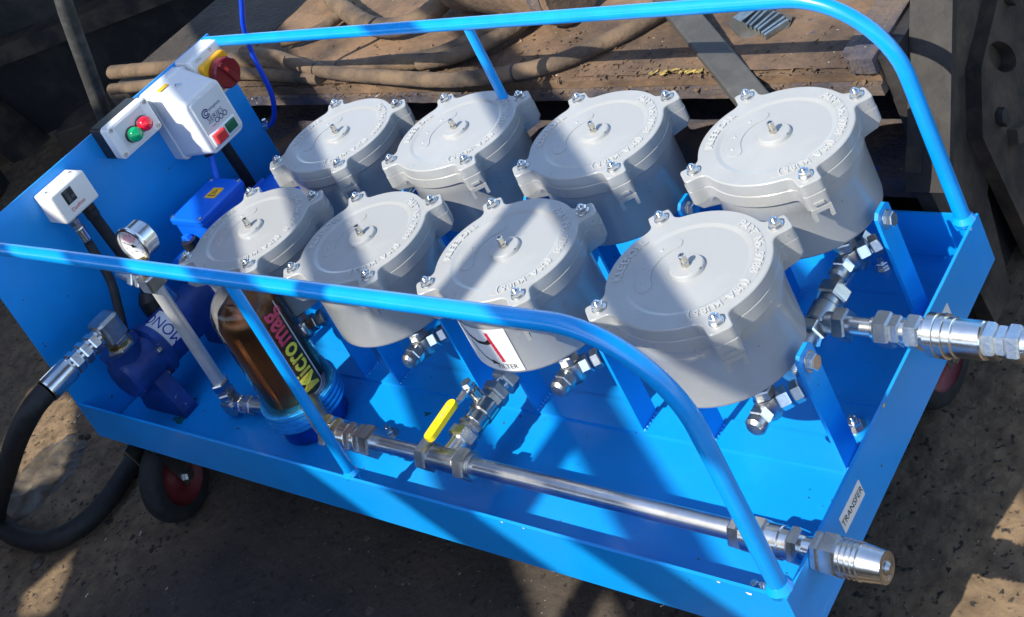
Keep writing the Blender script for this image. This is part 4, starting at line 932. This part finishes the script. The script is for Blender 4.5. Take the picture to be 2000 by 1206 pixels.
lr = thing('grey_rod', 'light grey steel rod standing in shade at upper left', 'rod', (-1.30, .55, -GZ))
MB().tube([(-1.155, .565, .25), (-1.205, .555, .12), (-1.305, .55, -.135), (-1.42, .545, -.452)], .0215, 20).build('rod', M['rubber_dusty'], lr)
# shade-side plinth under the left hoses
pl_ = thing('concrete_plinth', 'low dusty concrete plinth carrying the hose ends behind the panel', 'plinth', (-.95, .55, -GZ))
rough_strip(MB(), -1.02, -.62, .44, 1.0, -.455, -.034, 14, .004, 31).build('plinth', M['ground'], pl_)
# ------------------------------------------------------------------ litter
bgm = MB(); rnd = random.Random(4); n1, n2 = 26, 22; V = []
for j in range(n2 + 1):
    for i in range(n1 + 1):
        u, w = i / n1 * 2 - 1, j / n2 * 2 - 1; r2 = max(0, 1 - u * u - w * w * .9)
        V.append((-.735 + .085 * u + rnd.uniform(-.004, .004), -.275 + .115 * w + rnd.uniform(-.004, .004), gz(-.735, -.275) - .003 + .013 * math.sqrt(r2) + (.0045 * rnd.random() + .004 * math.sin(9 * u + 5 * w) + .003 * math.sin(21 * w - 8 * u)) * (r2 ** .3) - (.006 if r2 <= .001 else 0)))
bgm.add(V, [(j * (n1 + 1) + i, j * (n1 + 1) + i + 1, (j + 1) * (n1 + 1) + i + 1, (j + 1) * (n1 + 1) + i) for j in range(n2) for i in range(n1)], True)
tag(bgm.build('plastic_bag', M['bag']), 'crumpled dirty plastic sheet on the floor inside the hose loop', 'litter')
m = MB(); m.tube(smooth_path([(1.020, -.110, gz(1.02, -.11) + .003), (1.028, -.098, gz(1.02, -.1) + .004), (1.040, -.088, gz(1.02, -.09) + .004), (1.040, -.078, gz(1, -.08) + .003)], 5), .0026, 6)
tag(m.build('plastic_scrap', M['rubber_dusty']), 'small curled grey plastic scrap on the floor beside the cart end', 'litter')
m = MB(); c = (-.53, -.43); m.lathe([(.012, 0), (.014, .003), (.008, .006), (0, .006)], 9, Matrix.Translation((c[0], c[1], gz(*c))))
tag(m.build('bottle_cap', M['bag']), 'small pale bottle cap on the floor below the hose loop', 'litter')

# ------------------------------------------------------------------ the steel gantry overhead that stripes the cart with shade, plus added shade sheets
H_ = 1.7
def up(a, b, h=H_): return Vector((a - SUN.x * h, b - SUN.y * h, h))
def beam(name, label, P, th=.04, h=H_):
    """flat steel member: outline given where its shadow meets the lid plane"""
    A = [up(a, b, h) for a, b in P]; B = [p_ + Vector((0, 0, th)) for p_ in A]; n_ = len(P)
    mm = MB(); mm.add([tuple(v) for v in A + B], [tuple(range(n_ - 1, -1, -1)), tuple(range(n_, 2 * n_))] + [(i, (i + 1) % n_, n_ + (i + 1) % n_, n_ + i) for i in range(n_)])
    return mm.build(name, M['gantry'], gt)
gt = thing('overhead_gantry', 'rusty steel lattice gantry overhead, seen only through its striped shade', 'gantry', (-1.0, -2.4, H_))
K = .70
def stripe(c0, c1, a0, a1, k=K): return [(a0, c0 - k * a0), (a1, c0 - k * a1), (a1, c1 - k * a1), (a0, c1 - k * a0)]
for c0, c1, k_ in ((-.151, -.128, .75), (-.092, -.064, .75), (.087, .156, .75), (.548, .615, .82)):
    beam('lattice_bar', '', stripe(c0, c1, -.75, 1.6, k_))
beam('cross_bar', '', [(.490, -1.2), (.532, -1.2), (.553, .12), (.498, .12)], h=H_ + .05)
def shade_sheet(P, holes=(), h=H_, th=.01):  # unseen sheet added to cast broad shade; holes leave lit patches
    loops = [P] + list(holes); tri_ = tessellate_polygon([[Vector((a, b, 0)) for a, b in l_] for l_ in loops]); al_ = sum(loops, [])
    mm = MB()
    for dz in (0, th): mm.add([tuple(up(a, b, h) + Vector((0, 0, dz))) for a, b in al_], [tuple(t_) for t_ in tri_])
    for l_ in loops:
        k = len(l_); mm.add([tuple(up(a, b, h) + Vector((0, 0, dz))) for dz in (0, th) for a, b in l_], [(i, (i + 1) % k, k + (i + 1) % k, k + i) for i in range(k)])
    return mm.build('shade_plate', M['gantry'], gt)
shade_sheet([(-.90, -.283 + .75 * .90), (.30, -.283 - .75 * .30), (.95, -.283 - .75 * .95), (.6, -1.6), (-1.0, -2.4), (-6.0, -2.4), (-6.0, 3.6), (-1.75, 3.6), (-.66, 1.6), (-.62, .66), (-.80, .55), (-1.05, .70), (-1.40, .68), (-1.46, .40), (-1.04, .39)],
     [[(-1.12, -.49), (-.93, -.49), (-.80, -.58), (-.72, -.66), (-.79, -.72), (-1.0, -.66)], [(-.525, -.79), (-.475, -.84), (-.445, -.90), (-.50, -.93), (-.55, -.90)]], h=H_ + .06)
shade_sheet([(1.065, .02), (3.0, .02), (3.0, 3.0), (.93, 3.0), (.93, .62), (1.04, .46)], h=H_ + .1)  # added sheet that keeps the right background in shade

# dark boxes added out of view to close off the low sky
nm = thing('sky_block', 'unseen dark boxes added behind the viewer to block low sky', 'machine', (.2, -2.2, -GZ))
MB().box((-4.0, -2.6, -.458), (3.2, -1.75, .38)).build('housing', M['steel_dark'], nm)  # added sky-blocking box behind the viewer
MB().box((-4.0, -1.2, -.457), (-2.9, .3, .75)).build('side_sky_block', M['steel_dark'], nm)
# the whole model was laid out from the lid plane: set it on the yard floor at z = 0
for o in list(scene.objects):
    if o.parent is None and o.type in {'MESH', 'EMPTY'}: o.location.z += GZ
scene.render.resolution_x = 1024; scene.render.resolution_y = 617
scene.render.engine = 'CYCLES'
